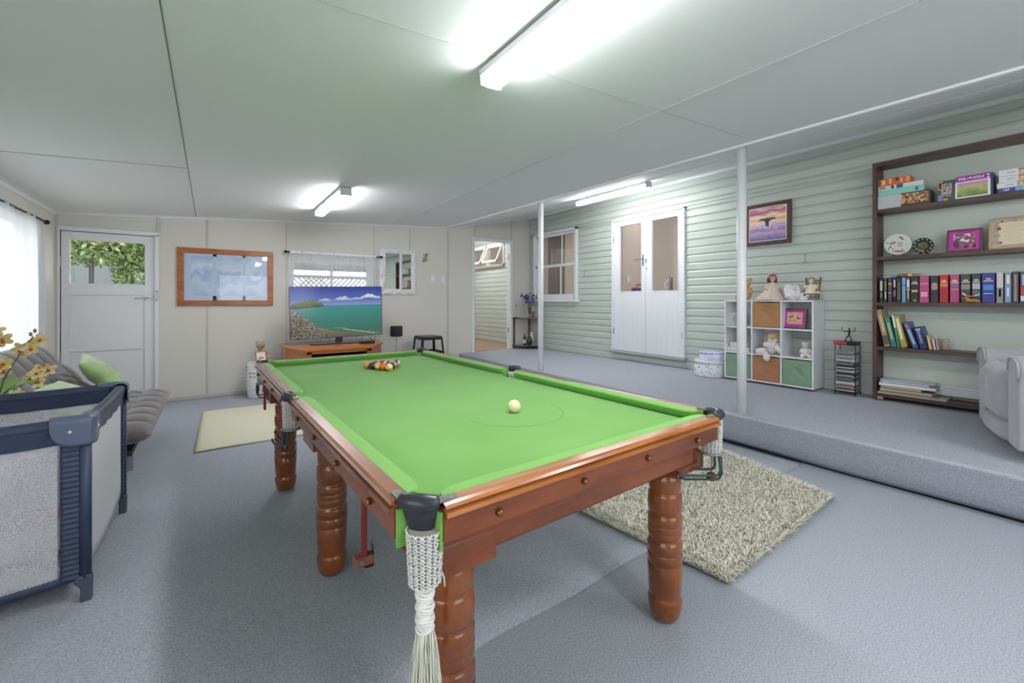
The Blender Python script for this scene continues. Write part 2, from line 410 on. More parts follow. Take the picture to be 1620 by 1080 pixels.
# ------------------------------------------------------------------ awning windows in the corridor
aw = S(MB().obj('window_1', M_white))
b = MB(); M_cream = mat('cream_window_paint', '#e8e6d8', .4)
for q in ((5.03, 7.46, 1.95, 5.12, 8.84, 2.0), (5.03, 7.46, 2.41, 5.12, 8.84, 2.45), (5.03, 7.46, 1.95, 5.12, 7.5, 2.45), (5.03, 8.12, 1.95, 5.12, 8.17, 2.45), (5.03, 8.8, 1.95, 5.12, 8.84, 2.45)): b.box(*q)
b.obj('window_frame', M_cream, aw, bevel=.003)
for y0, y1 in ((7.51, 8.11), (8.18, 8.79)):
    R_ = Matrix.Translation((5.06, 0, 2.41)) @ Matrix.Rotation(-.42, 4, 'Y').inverted()
    R_ = Matrix.Translation((5.05, 0, 2.41)) @ Matrix.Rotation(.42, 4, 'Y')
    b = MB()
    for q in ((-.02, y0, -.41, .01, y0 + .045, 0), (-.02, y1 - .045, -.41, .01, y1, 0), (-.02, y0, -.045, .01, y1, 0), (-.02, y0, -.41, .01, y1, -.36)): b.box(*q, M=R_)
    sash = b.obj('window_sash', M_cream, aw, bevel=.003)
    MB().box(-.008, y0 + .04, -.37, -.004, y1 - .04, -.04, M=R_).obj('window_pane', GL, sash)

# ------------------------------------------------------------------ sash window in the cladding
M_sash = M_white
w2 = S(MB().obj('window_2', M_white))
b = MB()
for q in ((5.01, 5.25, 1.2, 5.14, 5.295, 2.47), (5.01, 6.375, 1.2, 5.14, 6.42, 2.47), (5.01, 5.25, 2.43, 5.14, 6.42, 2.47)): b.box(*q)
b.obj('window_frame', M_white, w2, bevel=.003)
b = MB(); b.box(5.045, 5.22, 1.195, 5.16, 6.44, 1.235); b.box(4.985, 5.21, 1.2, 5.10, 6.45, 1.222)
b.obj('window_sill', M_white, w2, bevel=.003)
for z0, z1, x, nm in ((1.235, 1.87, 5.04, 'lower'), (1.83, 2.43, 5.07, 'upper')):
    b = MB(); t = .045
    bt = .1 if nm == 'lower' else .045
    for q in ((x, 5.295, z0, x + .03, 5.295 + t, z1), (x, 6.375 - t, z0, x + .03, 6.375, z1), (x, 5.295, z0, x + .03, 6.375, z0 + bt), (x, 5.295, z1 - t, x + .03, 6.375, z1), (x + .004, 5.67, z0, x + .026, 5.69, z1)): b.box(*q)
    sh = b.obj('window_sash', M_white, w2, bevel=.003)
    bx('window_pane', (x + .013, 5.33, z0 + .03, x + .016, 6.35, z1 - .03), GL, sh)
# ------------------------------------------------------------------ French doors
b = MB()
for q in ((5.02, 3.245, .47, 5.13, 3.275, 2.445), (5.02, 4.455, .47, 5.13, 4.482, 2.445), (5.02, 3.245, 2.42, 5.13, 4.482, 2.447)): b.box(*q)
S(b.obj('trim_33', M_white, bevel=.003))
S(bx('trim_34', (4.985, 3.22, .437, 5.13, 4.5, .468), mat('grey_sill', '#9fa6aa', .5), bevel=.008))
def xleaf(b, y0, y1, z0, z1, x0, x1, holes):
    wall_holes(y0, y1, z0, z1, holes, lambda a, c, d, e: b.box(x0, a, d, x1, c, e))
for nm, y0, y1, g in (('door_3', 3.868, 4.452, (3.935, 4.33, 1.36, 2.335)), ('door_4', 3.278, 3.862, (3.347, 3.753, 1.357, 2.34))):
    b = MB(); xleaf(b, y0, y1, .472, 2.415, 5.035, 5.07, [g])
    # beads round the glass, and a boarded lower half with V grooves
    for q in ((5.03, g[0] - .012, g[2] - .012, 5.036, g[0], g[3] + .012), (5.03, g[1], g[2] - .012, 5.036, g[1] + .012, g[3] + .012), (5.03, g[0] - .012, g[2] - .012, 5.036, g[1] + .012, g[2]), (5.03, g[0] - .012, g[3], 5.036, g[1] + .012, g[3] + .012)): b.box(*q)
    dd = S(b.obj(nm, M_white, bevel=.002))
    bx('door_glass', (5.05, g[0] - .001, g[2] - .001, 5.054, g[1] + .001, g[3] + .001), GL, dd)
    b = MB()
    for k in range(1, 5):
        yy = g[0] + (g[1] - g[0]) * k / 5; b.box(5.0335, yy - .0012, .55, 5.036, yy + .0012, 1.22)
    b.obj('panel_groove', mat('groove_grey', '#cfd6db', .6), dd)
    b = MB()
    yh = y1 - .004 if nm == 'door_3' else y0 + .004
    for z in (.72, 2.1): b.box(5.028, yh - .008, z, 5.036, yh + .008, z + .09)
    b.obj('hinge', M_alu, dd)
    if nm == 'door_3':
        b = MB(); b.box(5.026, 3.888, 1.72, 5.036, 3.912, 1.88); b.tube([(5.03, 3.9, 1.815), (4.985, 3.9, 1.815), (4.98, 3.91, 1.815), (4.985, 4.01, 1.80)], .007, 8)
        b.cyl((5.03, 3.9, 1.76), (5.018, 3.9, 1.76), .008)
        b.obj('door_handle', M_chrome, dd)
    else:
        b = MB(); b.box(5.028, 3.842, 1.76, 5.036, 3.858, 1.81); b.cyl((5.036, 3.836, 1.685), (5.02, 3.836, 1.675), .008)
        b.obj('door_bolt', M_alu, dd)

# ------------------------------------------------------------------ room behind the cladding (seen through its glass)
M_pink = mat('taupe_interior_paint', '#d0c6bd', .8)
S(bx('wall_interior_far', (7.6, 2.2, .3, 7.7, 9.0, 3.2), M_pink)); S(bx('wall_interior_side', (5.2, 2.1, .3, 7.7, 2.2, 3.2), M_pink))
S(bx('wall_interior_middle', (5.17, 5.0, .3, 6.5, 5.08, 3.2), M_pink)); S(bx('wall_interior_end', (5.2, 8.9, .3, 7.7, 9.0, 3.2), M_pink))
S(bx('floor_interior', (5.16, 2.1, .3, 7.7, 9.0, .44), mat('interior_carpet', '#a2958a', .9))); S(bx('ceiling_interior', (5.16, 2.1, 3.1, 7.7, 9.0, 3.2), M_ceil))
S(bx('floor_outside', (-14, 6.7, -.3, 3.2, 22, -.05), mat('lawn', '#7f8f63', .95, mix=('#a5ad88', 4)))); S(bx('floor_outside', (-16, -12, -.3, -1.5, 22, -.06), mat('paving', '#b9b4aa', .9)))

# two posts
M_post = mat('white_post_paint', '#f4f5f7', .3)
for (x, y, r, lb) in ((3.60, 1.80, .037, 'white round post rising behind the near right pocket of the table'), (3.56, 4.40, .035, 'white post further back, beside the corner shelf and the sash window')):
    b = MB(); z0 = zr(x, y) - .004; zt = zl(min(x, bxm(y)), y) if x < bxm(y) else zup(x, y)
    b.cyl((x, y, z0), (x, y, zt - .012), r, n=28)
    o = b.obj('support_post', M_post); T(o, lb, 'post', 'white ceiling posts on the platform edge')

# ------------------------------------------------------------------ camera
cam = bpy.data.cameras.new('camera'); co = bpy.data.objects.new('camera', cam); COL.objects.link(co); SC.camera = co
cam.sensor_width = 36; cam.lens = 15.0; cam.shift_y = (475.4 - 540) / 1620; cam.clip_start = .02
co.location = (0, 0, 1.22); co.rotation_euler = (PI / 2, 0, -math.atan2(475, 675))
# ------------------------------------------------------------------ world and lights
w = bpy.data.worlds.new('sky'); SC.world = w; w.use_nodes = True
bg = w.node_tree.nodes['Background']; bg.inputs[0].default_value = (.93, .97, 1, 1); bg.inputs[1].default_value = 1.9
SC.view_settings.view_transform = 'Standard'; SC.view_settings.look = 'None'; SC.view_settings.gamma = 1; SC.view_settings.exposure = 0.74

def batten(x0, x1, y0, y1, zt, lb, tilt=0, em=True, grp='fluorescent batten lights', m=None):
    root = E('batten_light', ((x0 + x1) / 2, (y0 + y1) / 2, zt), lb, 'ceiling light', grp, rot=(0, -tilt, 0))
    w_, l_ = (x1 - x0) / 2, (y1 - y0) / 2
    b = MB(); b.box(-w_, -l_, -.03, w_, l_, 0); b.box(-w_, -l_, -.075, w_, -l_ + .012, 0); b.box(-w_, l_ - .012, -.075, w_, l_, 0)
    b.obj('housing', mat('batten_housing', '#dfe2e6', .4), root, bevel=.003)
    b = MB(); b.prism([(-w_ + .006, -l_ + .013, -.031), (w_ - .006, -l_ + .013, -.031), (w_ - .01, -l_ + .013, -.066), (w_ - .03, -l_ + .013, -.078), (-w_ + .03, -l_ + .013, -.078), (-w_ + .01, -l_ + .013, -.066)], (0, 2 * l_ - .026, 0))
    b.obj('diffuser', m or M_led, root)
batten(1.045, 1.165, .56, 1.76, zl(1.1, 1.2) - .02, 'near fluorescent batten light hanging over the camera end of the table', .0634)
batten(1.02, 1.13, 4.36, 5.6, zl(1.07, 5) - .02, 'short-looking batten light on the ceiling in front of the television wall', .0634)
batten(4.2, 4.31, 3.22, 4.42, zup(4.25, 3.8) - .02, 'batten light over the raised floor near the French doors', .17)
batten(1.045, 1.165, -1.75, -.55, zl(1.1, -1.2) - .02, 'added batten light brightening the room from behind the camera, out of the picture', .0634)  # unseen fixture put in as fill for the main room
batten(2.9, 3.02, -1.7, -.5, zl(2.96, -1.1) - .02, 'second added batten light behind the camera, brightening the bookcase side', .0634)  # another unseen fixture, added to lift the bookcase side
batten(6.3, 6.42, 3.3, 4.5, 3.098, 'added unseen batten light brightening the room behind the French doors', m=M_led2)  # added out of sight so the room behind the doors isn't dark
batten(6.0, 6.12, 6.2, 7.6, 3.098, 'added unseen batten light brightening the room behind the sash window', m=M_led2)  # added out of sight to light what the sash window shows
batten(4.0, 4.12, 7.3, 8.5, 2.749, 'added unseen batten light brightening the corridor behind the open doorway')  # added out of sight to light the corridor wall
# ------------------------------------------------------------------ pool table (local frame: x across, y along, z up)
M_mah = wood('mahogany', '#8a4313', '#672e09', grain=(6, 1.2, 6), sc=2.2, rough=.28, coat=.5)
M_mahx = wood('mahogany_cross', '#8e4612', '#6c3109', grain=(1.2, 6, 6), sc=2.2, rough=.26, coat=.5)
M_leg = wood('turned_mahogany', '#8f4b12', '#70360a', grain=(6, 6, 1.2), sc=2.0, rough=.2, coat=.8)
M_raily = wood('worn_rail_top', '#8d5c46', '#a8806c', grain=(8, .8, 8), sc=2, rough=.28, coat=.5)
M_railx = wood('worn_rail_top_cross', '#a06a3e', '#b88a66', grain=(.8, 8, 8), sc=4, rough=.25, coat=.6)
M_mouy = wood('rail_moulding', '#96603e', '#7c4424', grain=(8, .8, 8), sc=4, rough=.22, coat=.7)
M_moux = wood('rail_moulding_cross', '#b06c32', '#8c4c1c', grain=(.8, 8, 8), sc=4, rough=.22, coat=.7)
M_baize = mat('green_baize', '#70a453', .95, mix=('#78ac5b', 3, .3, .7), bump=(700, .15, .001), sheen=.15, spec=.1)
M_cush = mat('green_cushion_cloth', '#78b054', .9, bump=(700, .15, .001), sheen=.2, spec=.15)
M_leather = mat('black_leather', '#2a2d34', .35, bump=(90, .15, .001), coat=.2)
M_plate = mat('pewter_plate', '#a9aaa6', .38, metal=1)
M_net = mat('white_cotton_cord', '#e9e9e4', .9)
M_brass = mat('old_brass_button', '#8d6442', .3, metal=.8)
M_rodg = mat('green_coated_rod', '#2d4446', .35, metal=.3)
M_red = mat('dark_red_strap', '#8a2b20', .5)

TW, TL, RZ, BZ = 1.278, 2.637, .80, .762
tb = E('pool_table', (.908, 2.126, 0), 'big mahogany pool table with green cloth in the middle of the room', 'pool table', rotz=math.radians(1.6))
hx, hy = TW / 2, TL / 2
CG, MG = .088, .05
WR, WC = .048, .042      # rail wood, cushion
ix, iy = hx - WR - WC, hy - WR - WC
ex_, ey_, ct_ = ix + .045, iy + .045, .10
bp = [(-ex_ + ct_, -ey_), (ex_ - ct_, -ey_), (ex_, -ey_ + ct_), (ex_, -.045), (ix - .002, -.035), (ix - .002, .035), (ex_, .045), (ex_, ey_ - ct_), (ex_ - ct_, ey_), (-ex_ + ct_, ey_), (-ex_, ey_ - ct_), (-ex_, .045), (-ix + .002, .035), (-ix + .002, -.035), (-ex_, -.045), (-ex_, -ey_ + ct_)]
MB().prism([(x, y, BZ - .04) for x, y in bp], (0, 0, .04)).obj('cloth_bed', M_baize, tb)
# baulk D and line: thin dark marks
M_mark = mat('faded_marking', '#3f7a34', .9)
b = MB(); yD = -iy + .53
def flatstrip(b, pts, w, z):
    for p, q in zip(pts, pts[1:]):
        p, q = Vector((p[0], p[1], z)), Vector((q[0], q[1], z)); t = (q - p).normalized(); n_ = Vector((-t.y, t.x, 0)) * w / 2
        b.poly([p - n_, q - n_, q + n_, p + n_])
flatstrip(b, arc(.085, yD, .205, PI, 2 * PI, 30), .0022, BZ + .0006)
b.obj('baulk_marking', M_mark, tb)
bx('cue_spot', (-.006, .5, BZ, .006, .51, BZ + .0006), M_black, tb)

# rail profile: s = outward distance measured from cushion nose, drawn in (s, z)
def rail_prof():
    o = WR + WC
    return [(WC, RZ - .001), (o - .014, RZ), (o - .006, RZ - .003), (o - .002, RZ - .009), (o - .010, RZ - .013), (o - .010, RZ - .015), (o + .002, RZ - .018), (o + .004, RZ - .026), (o - .001, RZ - .031), (o - .010, RZ - .034), (o - .010, RZ - .082), (o - .03, RZ - .083), (o - .03, BZ - .01), (WC, BZ - .01)]
def cush_prof():
    return [(WC + .001, RZ - .0005), (.012, RZ + .001), (.002, RZ - .003), (0, RZ - .008), (.006, BZ + .018), (.02, BZ + .001), (WC + .001, BZ + .001)]
def sect(kind, side, a0, a1, c0, c1):
    """one rail section. side: 'L','R' (along y) or 'N','F' (along x); a0..a1 wood extent, c0..c1 cushion extent"""
    def pt(s_, z, a):
        if side == 'L': return (-ix - s_, a, z)
        if side == 'R': return (ix + s_, a, z)
        if side == 'N': return (a, -iy - s_, z)
        return (a, iy + s_, z)
    long_ = side in 'LR'
    pr = rail_prof(); b = MB()
    A = [b.v(*pt(s_, z, a0)) for s_, z in pr]; B = [b.v(*pt(s_, z, a1)) for s_, z in pr]; n_ = len(pr)
    for i in range(n_):
        b.mi = 1 if i == 0 else (2 if i in (n_ - 1, n_ - 2) else (3 if 1 <= i <= 8 else 0)); b.f([A[i], A[(i + 1) % n_], B[(i + 1) % n_], B[i]])
    b.mi = 2 if abs(abs(a0) - MG) < 1e-6 else 0; b.f(A[::-1]); b.mi = 2 if abs(abs(a1) - MG) < 1e-6 else 0; b.f(B); b.mi = 0
    r = b.obj('rail', [M_mah if long_ else M_mahx, M_raily if long_ else M_railx, M_cush, M_mouy if long_ else M_moux], tb)
    # cloth cushion with rounded cut ends
    b = MB(); cp = cush_prof(); N = 24; R_ = []
    for i in range(N + 1):
        t = i / N; a = c0 + (c1 - c0) * t; row = []
        for s_, z in cp:
            k = (WC - s_) / WC       # 1 at nose
            e = min(a - c0, c1 - a)
            row.append((s_, z, k))
        R_.append(row)
    rings = []
    samples = [0, .003, .008, .016, .028, .045, .07] 
    L_ = c1 - c0
    pos = [x for x in samples] + [L_ * f for f in (.2, .35, .5, .65, .8)] + [L_ - x for x in reversed(samples)]
    for p_ in pos:
        e = min(p_, L_ - p_); cut = max(0, 1 - e / .07)
        push = WC * (1 - math.sqrt(max(0, 1 - cut ** 2.2))) * .9     # nose pulled back near the pocket
        rings.append([b.v(*pt(s_ + (push * (WC - s_) / WC), z, c0 + p_)) for s_, z in cp])
    for A, B in zip(rings, rings[1:]):
        for i in range(len(cp)): b.f([A[i], A[(i + 1) % len(cp)], B[(i + 1) % len(cp)], B[i]])
    b.f(rings[0][::-1]); b.f(rings[-1])
    b.obj('cushion', M_cush, tb)
    # buttons
    L2 = a1 - a0; cnt = 4 if long_ else 4
    for k in range(cnt):
        a = a0 + L2 * (k + .5) / cnt; c = pt(WR + WC - .009, RZ - .057, a); d = pt(WR + WC - .001, RZ - .057, a)
        b = MB(); b.tube([c, d, pt(WR + WC + .003, RZ - .057, a)], [.009, .0085, .004], 10)
        b.obj('rail_button', M_brass, tb)
for sd in 'LR':
    sect('l', sd, -hy + CG, -MG, -iy + .012, -MG - .002)
    sect('l', sd, MG, hy - CG, MG + .002, iy - .012)
for sd in 'NF':
    sect('s', sd, -hx + CG, hx - CG, -ix + .012, ix - .012)
# slate frame and cloth ends in the pocket gaps
b = MB()
fr = .085
for q in ((-hx + fr, -hy + fr, .617, -hx + fr + .04, hy - fr, .735), (hx - fr - .04, -hy + fr, .617, hx - fr, hy - fr, .735), (-hx + fr, -hy + fr, .617, hx - fr, -hy + fr + .04, .735), (-hx + fr, hy - fr - .04, .617, hx - fr, hy - fr, .735)): b.box(*q)
b.obj('slate_frame', M_mahx, tb, bevel=.002)
for sx in (-1, 1):
    for sy in (-1, 1):
        x, y = sx * hx, sy * hy
        for (xa, ya, xb, yb) in ((x - sx * .014, y - sy * (CG - .001), x - sx * .075, y - sy * (CG - .008)), (x - sx * (CG - .001), y - sy * .014, x - sx * (CG - .008), y - sy * .075)):
            bx('pocket_cloth', (min(xa, xb), min(ya, yb), .70 if sx < 0 and sy < 0 else .74, max(xa, xb), max(ya, yb), RZ - .02), M_cush, tb)

# legs: turned, six of them
LP = [(0.0, .040), (.004, .046), (.02, .056), (.05, .062), (.075, .0635), (.088, .060), (.092, .0575), (.097, .058), (.105, .060), (.16, .0625), (.215, .0645), (.2165, .0632), (.218, .0645), (.256, .065), (.2575, .0635), (.259, .065), (.29, .0655), (.302, .061), (.307, .057), (.312, .0585), (.318, .062), (.34, .0638), (.3415, .0625), (.343, .0638), (.362, .064), (.3635, .0628), (.365, .064), (.392, .0635), (.400, .060), (.405, .0565), (.410, .059), (.417, .063), (.45, .0645), (.478, .0625), (.485, .059), (.489, .0565), (.494, .058), (.50, .0605), (.59, .0605)]
for sx in (-1, 1):
    for q_ in range(3):
        yy = (-hy + .185, -.08, hy - .335)[q_]; lx = (-.443, -.469, -.490)[q_] if sx < 0 else .49
        b = MB(); b.lathe([(r, z + .006) for z, r in [(q[0], q[1]) for q in LP]], (lx, yy, 0), 36)
        lg = b.obj('leg', M_leg, tb)
        b = MB(); x = lx; b.box(x - .075 if sx > 0 else x - .10, yy - .10, .587, x + .10 if sx > 0 else x + .075, yy + .10, .66)
        b.obj('leg_block', M_mahx, lg, bevel=.002)
        MB().lathe([(.03, -.004), (.032, .002), (.012, .01), (.01, .03)], (x, yy, .004), 16).obj('levelling_foot', M_alu, lg)

# corner and middle pockets
def arc3(p0, p1, out, bulge, n_=12):
    p0, p1, out = Vector(p0), Vector(p1), Vector(out)
    return [p0.lerp(p1, i / n_) + out * bulge * (1 - abs(2 * i / n_ - 1) ** 2.2) for i in range(n_ + 1)]
def pocket(p0, p1, out, kind, bulge=.022, drop=.108, d0=None, d1=None):
    """leather horseshoe from rail end p0 to rail end p1 (x,y), bulging outward"""
    z0 = RZ + .004; path = arc3((p0[0], p0[1], z0), (p1[0], p1[1], z0), out, bulge)
    ov = Vector(out)
    b = MB(); b.tube([p + Vector((0, 0, -.006 + .0 * i)) for i, p in enumerate(path)], [.0145 + .0055 * math.sin(PI * i / 12) for i in range(13)], 14)
    mid = (path[0] + path[-1]) / 2
    def flap(u, v):
        i = u * 12; k = min(11, int(i)); p = path[k].lerp(path[k + 1], i - k); p = mid + (p - mid) * (1 - .42 * v ** 1.5)
        z = z0 - .008 - v * (drop * (.50 + .50 * math.sin(PI * u) ** .6)) ; return Vector((p.x, p.y, z)) + ov * (.008 * (1 - v) - .002)
    b.surf(flap, 24, 8)
    cup = b.obj('pocket_leather', M_leather, tb)
    b = MB(); b.tube([flap(i / 20, .12) + ov * .0012 for i in range(21)], .0008, 5); b.obj('stitching', M_net, cup)
    for p, dr in ((path[0], Vector(d0)), (path[-1], Vector(d1))):
        b = MB(); sd = Vector((-dr.y, dr.x, 0)) * .0115; c0 = p - dr * .004; c1 = p + dr * .034
        zt = Vector((0, 0, RZ + .0005 - p.z)); zb = Vector((0, 0, .0045))
        b.prism([c0 - sd + zt, c0 + sd + zt, c1 + sd * .9 + zt, c1 + dr * .009 + zt, c1 - sd * .9 + zt], zb)
        for e in (.010, .027):
            c = p + dr * e; b.cyl((c.x, c.y, RZ + .004), (c.x, c.y, RZ + .0075), .0035, .0028, 8)
        b.obj('pocket_plate', M_plate, cup)
    # knitted net
    cz = mid + ov * .004 + (Vector((.012, 0, 0)) if kind == 'tassel' else Vector((0, 0, 0))); nb = MB(); r0, r1 = (.038, .032) if kind == 'tassel' else (.036, .033)
    zt, zb = RZ - (.06 if drop > .1 else .022), (.628 if kind == 'tassel' else .655)
    rows, cols = 15 if kind == 'tassel' else 12, 16
    for k in range(cols):
        for sg in (1, -1):
            pts = []
            for i in range(rows * 2 + 1):
                v = i / (rows * 2); a = 2 * PI * (k + sg * .30 * (1 if i % 2 else -1)) / cols + .15 * sg
                r = r0 + (r1 - r0) * v + .0015 * math.sin(i * 2.1 + k)
                pts.append((cz.x + r * math.cos(a), cz.y + r * math.sin(a), zt + (zb - zt) * v))
            nb.tube(pts, .0022, 5)
    if kind == 'tassel': nb.lathe([(.030, .0), (.024, -.012), (.013, -.02), (.0, -.021)], (cz.x, cz.y, zb), 16)
    net = nb.obj('pocket_net', M_net, tb)
    MB().lathe([(r0 - .004, 0), (r1 - .004, zb - zt)], (cz.x, cz.y, zt), 20).obj('net_lining', mat('net_lining_grey', '#b4b4ac', .9), net)  # lining greyer than the cords, for contrast
    if kind == 'tassel':
        b = MB()
        for k in range(16): b.tube([(cz.x + .0165 * (1 + .12 * math.sin(k * 1.3)) * math.cos(2 * PI * j / 14), cz.y + .0165 * (1 + .12 * math.sin(k * 1.3)) * math.sin(2 * PI * j / 14), .607 - k * .0052 + .002 * math.sin(j + k)) for j in range(14)], .0034, 5, closed=True)
        b.cyl((cz.x, cz.y, .61), (cz.x, cz.y, .52), .014)
        b.obj('tassel_neck', M_net, net)
        b = MB(); rr = random.Random(3)
        for k in range(190):
            a = rr.uniform(0, 2 * PI); q = rr.random() ** .5; l = rr.uniform(.17, .20)
            pts = [(cz.x + q * math.cos(a) * (.016 + .024 * t ** .8) + .003 * math.sin(t * 5 + k), cz.y + q * math.sin(a) * (.016 + .024 * t ** .8) + .003 * math.cos(t * 4 + k), .535 - l * t) for t in (0, .2, .45, .7, 1)]
            b.tube(pts, .0011, 4)
        b.obj('tassel', mat('cream_cotton_fringe', '#e4e4d6', .9), net)
        b = MB(); rr = random.Random(5)
        for k in range(1):
            a = -.6; c = (cz.x + .036 * math.cos(a), cz.y + .036 * math.sin(a)); b.tube([(c[0], c[1], .645), (c[0] + .006 * math.cos(a), c[1], .63), (c[0] + .008 * math.cos(a), c[1], .612)], .0016, 5)
        b.obj('loose_cord', M_net, net)
    else:
        # wire ball rack: ring under the net and three rods swinging back under the table
        M_ring = mat('grey_green_ring', '#8a9184', .4, metal=.3)
        b = MB(); ring = [(cz.x + .038 * math.cos(2 * PI * i / 20), cz.y + .038 * math.sin(2 * PI * i / 20), zb) for i in range(20)]
        b.tube(ring, .0055, 8, closed=True); rg = b.obj('net_ring', M_ring, net)
        sdv = Vector((-ov.y, ov.x, 0)); inn = Vector(kind)
        for k, off in enumerate((-.030, 0, .030)):
            b = MB(); low = .075 if off else .10
            st = cz + sdv * off + ov * (.032 if off == 0 else .018); st.z = zb
            c1 = st + Vector((0, 0, -low * .8)) + ov * .004; c2 = st + Vector((0, 0, -low)) + inn * .018; c3 = st + Vector((0, 0, -low + .015)) + inn * .19; c4 = c3 + Vector((0, 0, .012)) + inn * .03
            b.tube([st, c1, (c1 + c2) / 2 + Vector((0, 0, -.006)), c2, c3, c4], .0045, 8)
            b.obj('return_rod', M_rodg if k % 2 == 0 or True else M_alu, net)
    return cz
c = CG - .004
pocket((-hx + .026, -hy + c), (-hx + c, -hy + .026), (-.707, -.707, 0), 'tassel', bulge=.010, d0=(0, 1, 0), d1=(1, 0, 0))
cz = pocket((hx - .026, -hy + c), (hx - c, -hy + .026), (.707, -.707, 0), (-.75, .3, 0), bulge=.03, drop=.075, d0=(0, 1, 0), d1=(-1, 0, 0))
pocket((-hx + .026, hy - c), (-hx + c, hy - .026), (-.707, .707, 0), (.4, -.5, 0), bulge=.02, drop=.045, d0=(0, -1, 0), d1=(1, 0, 0))
pocket((hx - .026, hy - c), (hx - c, hy - .026), (.707, .707, 0), (-.5, -.5, 0), bulge=.02, drop=.045, d0=(0, -1, 0), d1=(-1, 0, 0))
pocket((-hx + .024, -MG), (-hx + .024, MG), (-1, 0, 0), (-.12, .62, 0), bulge=.028, drop=.06, d0=(0, -1, 0), d1=(0, 1, 0))
pocket((hx - .024, -MG), (hx - .024, MG), (1, 0, 0), (-.6, 0, 0), bulge=.028, drop=.045, d0=(0, -1, 0), d1=(0, 1, 0))
b = MB(); b.tube([(cz.x, cz.y, .655), (cz.x + .003, cz.y, .61), (cz.x - .002, cz.y, .575)], .0018, 5); b.ell((cz.x, cz.y, .562), (.019, .019, .017))
b.obj('toggle_ball', mat('brown_toggle', '#7a4033', .5), tb)
# red folding straps under the long side
for (x, y, z0, z1) in ((-.478, -.56, .30, .64), (-.585, .50, .45, .72), (-.60, 1.05, .52, .72)):
    b = MB(); b.box(x - .006, y - .018, z0, x + .006, y + .018, z1)
    st = b.obj('hanging_strap', M_red, tb, bevel=.002)
    if z0 < .35:
        b = MB(); b.box(x - .036, y - .02, z0 - .022, x + .03, y + .02, z0 + .012)
        b.obj('strap_pad', mat('worn_pink_leather', '#9c5c4c', .6), st, bevel=.006)
        b = MB(); b.box(x + .03, y - .016, z0 - .03, x + .034, y + .02, z0 + .035); b.box(x + .0, y - .016, z0 - .034, x + .034, y + .02, z0 - .03); b.cyl((x - .015, y - .02, z0), (x - .015, y - .026, z0), .008)
        b.obj('metal_clip', M_alu, st)

# ------------------------------------------------------------------ balls
CO = {'yellow': '#e3a52c', 'blue': '#2a3a8c', 'red': '#c32a24', 'purple': '#3b2340', 'orange': '#de6a2a', 'green': '#24463a', 'maroon': '#7a2230', 'black': '#15161a'}
M_ivory = mat('ivory_resin', '#eadfc0', .12, coat=.6)
BR = .0248
def ball(x, y, color, stripe, num, lb, ax, group='racked pool balls on the far half of the cloth'):
    m = mat('resin_' + color, CO[color], .12, coat=.6)
    o = MB()
    A = Vector(ax).normalized(); Q = A.to_track_quat('Z', 'Y').to_matrix()
    n, mm = 24, 16; R_ = []
    for j in range(mm + 1):
        th = PI * j / mm
        R_.append([o.bm.verts.new(Q @ Vector((BR * math.sin(th) * math.cos(2 * PI * k / n), BR * math.sin(th) * math.sin(2 * PI * k / n), BR * math.cos(th)))) for k in range(n)])
    for j in range(mm):
        o.mi = 1 if (stripe and not (4 <= j < 12)) else 0
        for k in range(n): o.f([R_[j][k], R_[j + 1][k], R_[j + 1][(k + 1) % n], R_[j][(k + 1) % n]], True)
    ob = o.obj('pool_ball', [m, M_ivory]); ob.location = (x, y, BZ + BR + .0005)
    T(ob, lb, 'pool ball', group)
    d = Q @ Vector((1, 0, 0)); b = MB(); t1 = Q @ Vector((0, 1, 0)); t2 = Q @ Vector((0, 0, 1))
    def cap(u, v):
        r = .0095 * v; a = 2 * PI * u; p = d * math.sqrt((BR * 1.004) ** 2 - r * r) + t1 * r * math.cos(a) + t2 * r * math.sin(a); return p
    b.surf(cap, 16, 3, cu=True); b.obj('number_spot', M_ivory, ob)
    text('number', str(num), .012, M_black, ob, Matrix.Translation(d * BR * 1.006) @ Matrix((tuple(t1) , tuple(t2), tuple(d))).transposed().to_4x4(), ext=.0002)
    return ob
A0 = Vector((.943, 2.728)); ul = Vector((.844 - .943, 2.930 - 2.728)) / 4; ur = Vector((1.066 - .943, 2.915 - 2.728)) / 4
ul = ul.normalized() * (2 * BR + .0006); ur = ur.normalized() * (2 * BR + .0006)
rack = [('yellow', 1, 9, 'yellow and white striped ball at the near point of the triangle'),
        ('orange', 0, 5, 'solid red-orange ball, second from the near point on the left side of the triangle'), ('black', 0, 8, 'black ball, second from the near point on the right side of the triangle'),
        ('yellow', 0, 1, 'solid yellow ball in the middle of the left side of the triangle'), ('green', 1, 14, 'dark green striped ball in the middle of the triangle, behind the red-orange one'), ('orange', 1, 13, 'orange striped ball in the middle of the right side of the triangle'),
        ('purple', 0, 4, 'dark purple ball, second from the far left corner of the triangle'), ('red', 1, 11, 'red striped ball inside the triangle, right of the dark purple one'), ('green', 0, 6, 'solid dark green ball inside the triangle, second from its right side'), ('blue', 1, 10, 'blue striped ball on the right side of the triangle, second from its far corner'),
        ('orange', 0, 15, 'solid amber ball at the far left corner of the triangle'), ('maroon', 0, 7, 'magenta-maroon ball, second from the left in the far row'), ('red', 0, 3, 'solid red ball in the middle of the far row'), ('yellow', 1, 12, 'yellow and dark striped ball, second from the right in the far row'), ('maroon', 1, 2, 'dark red striped ball at the far right corner of the triangle')]
CO['amber'] = '#d98a2b'; CO['magenta'] = '#a32a55'
k = 0
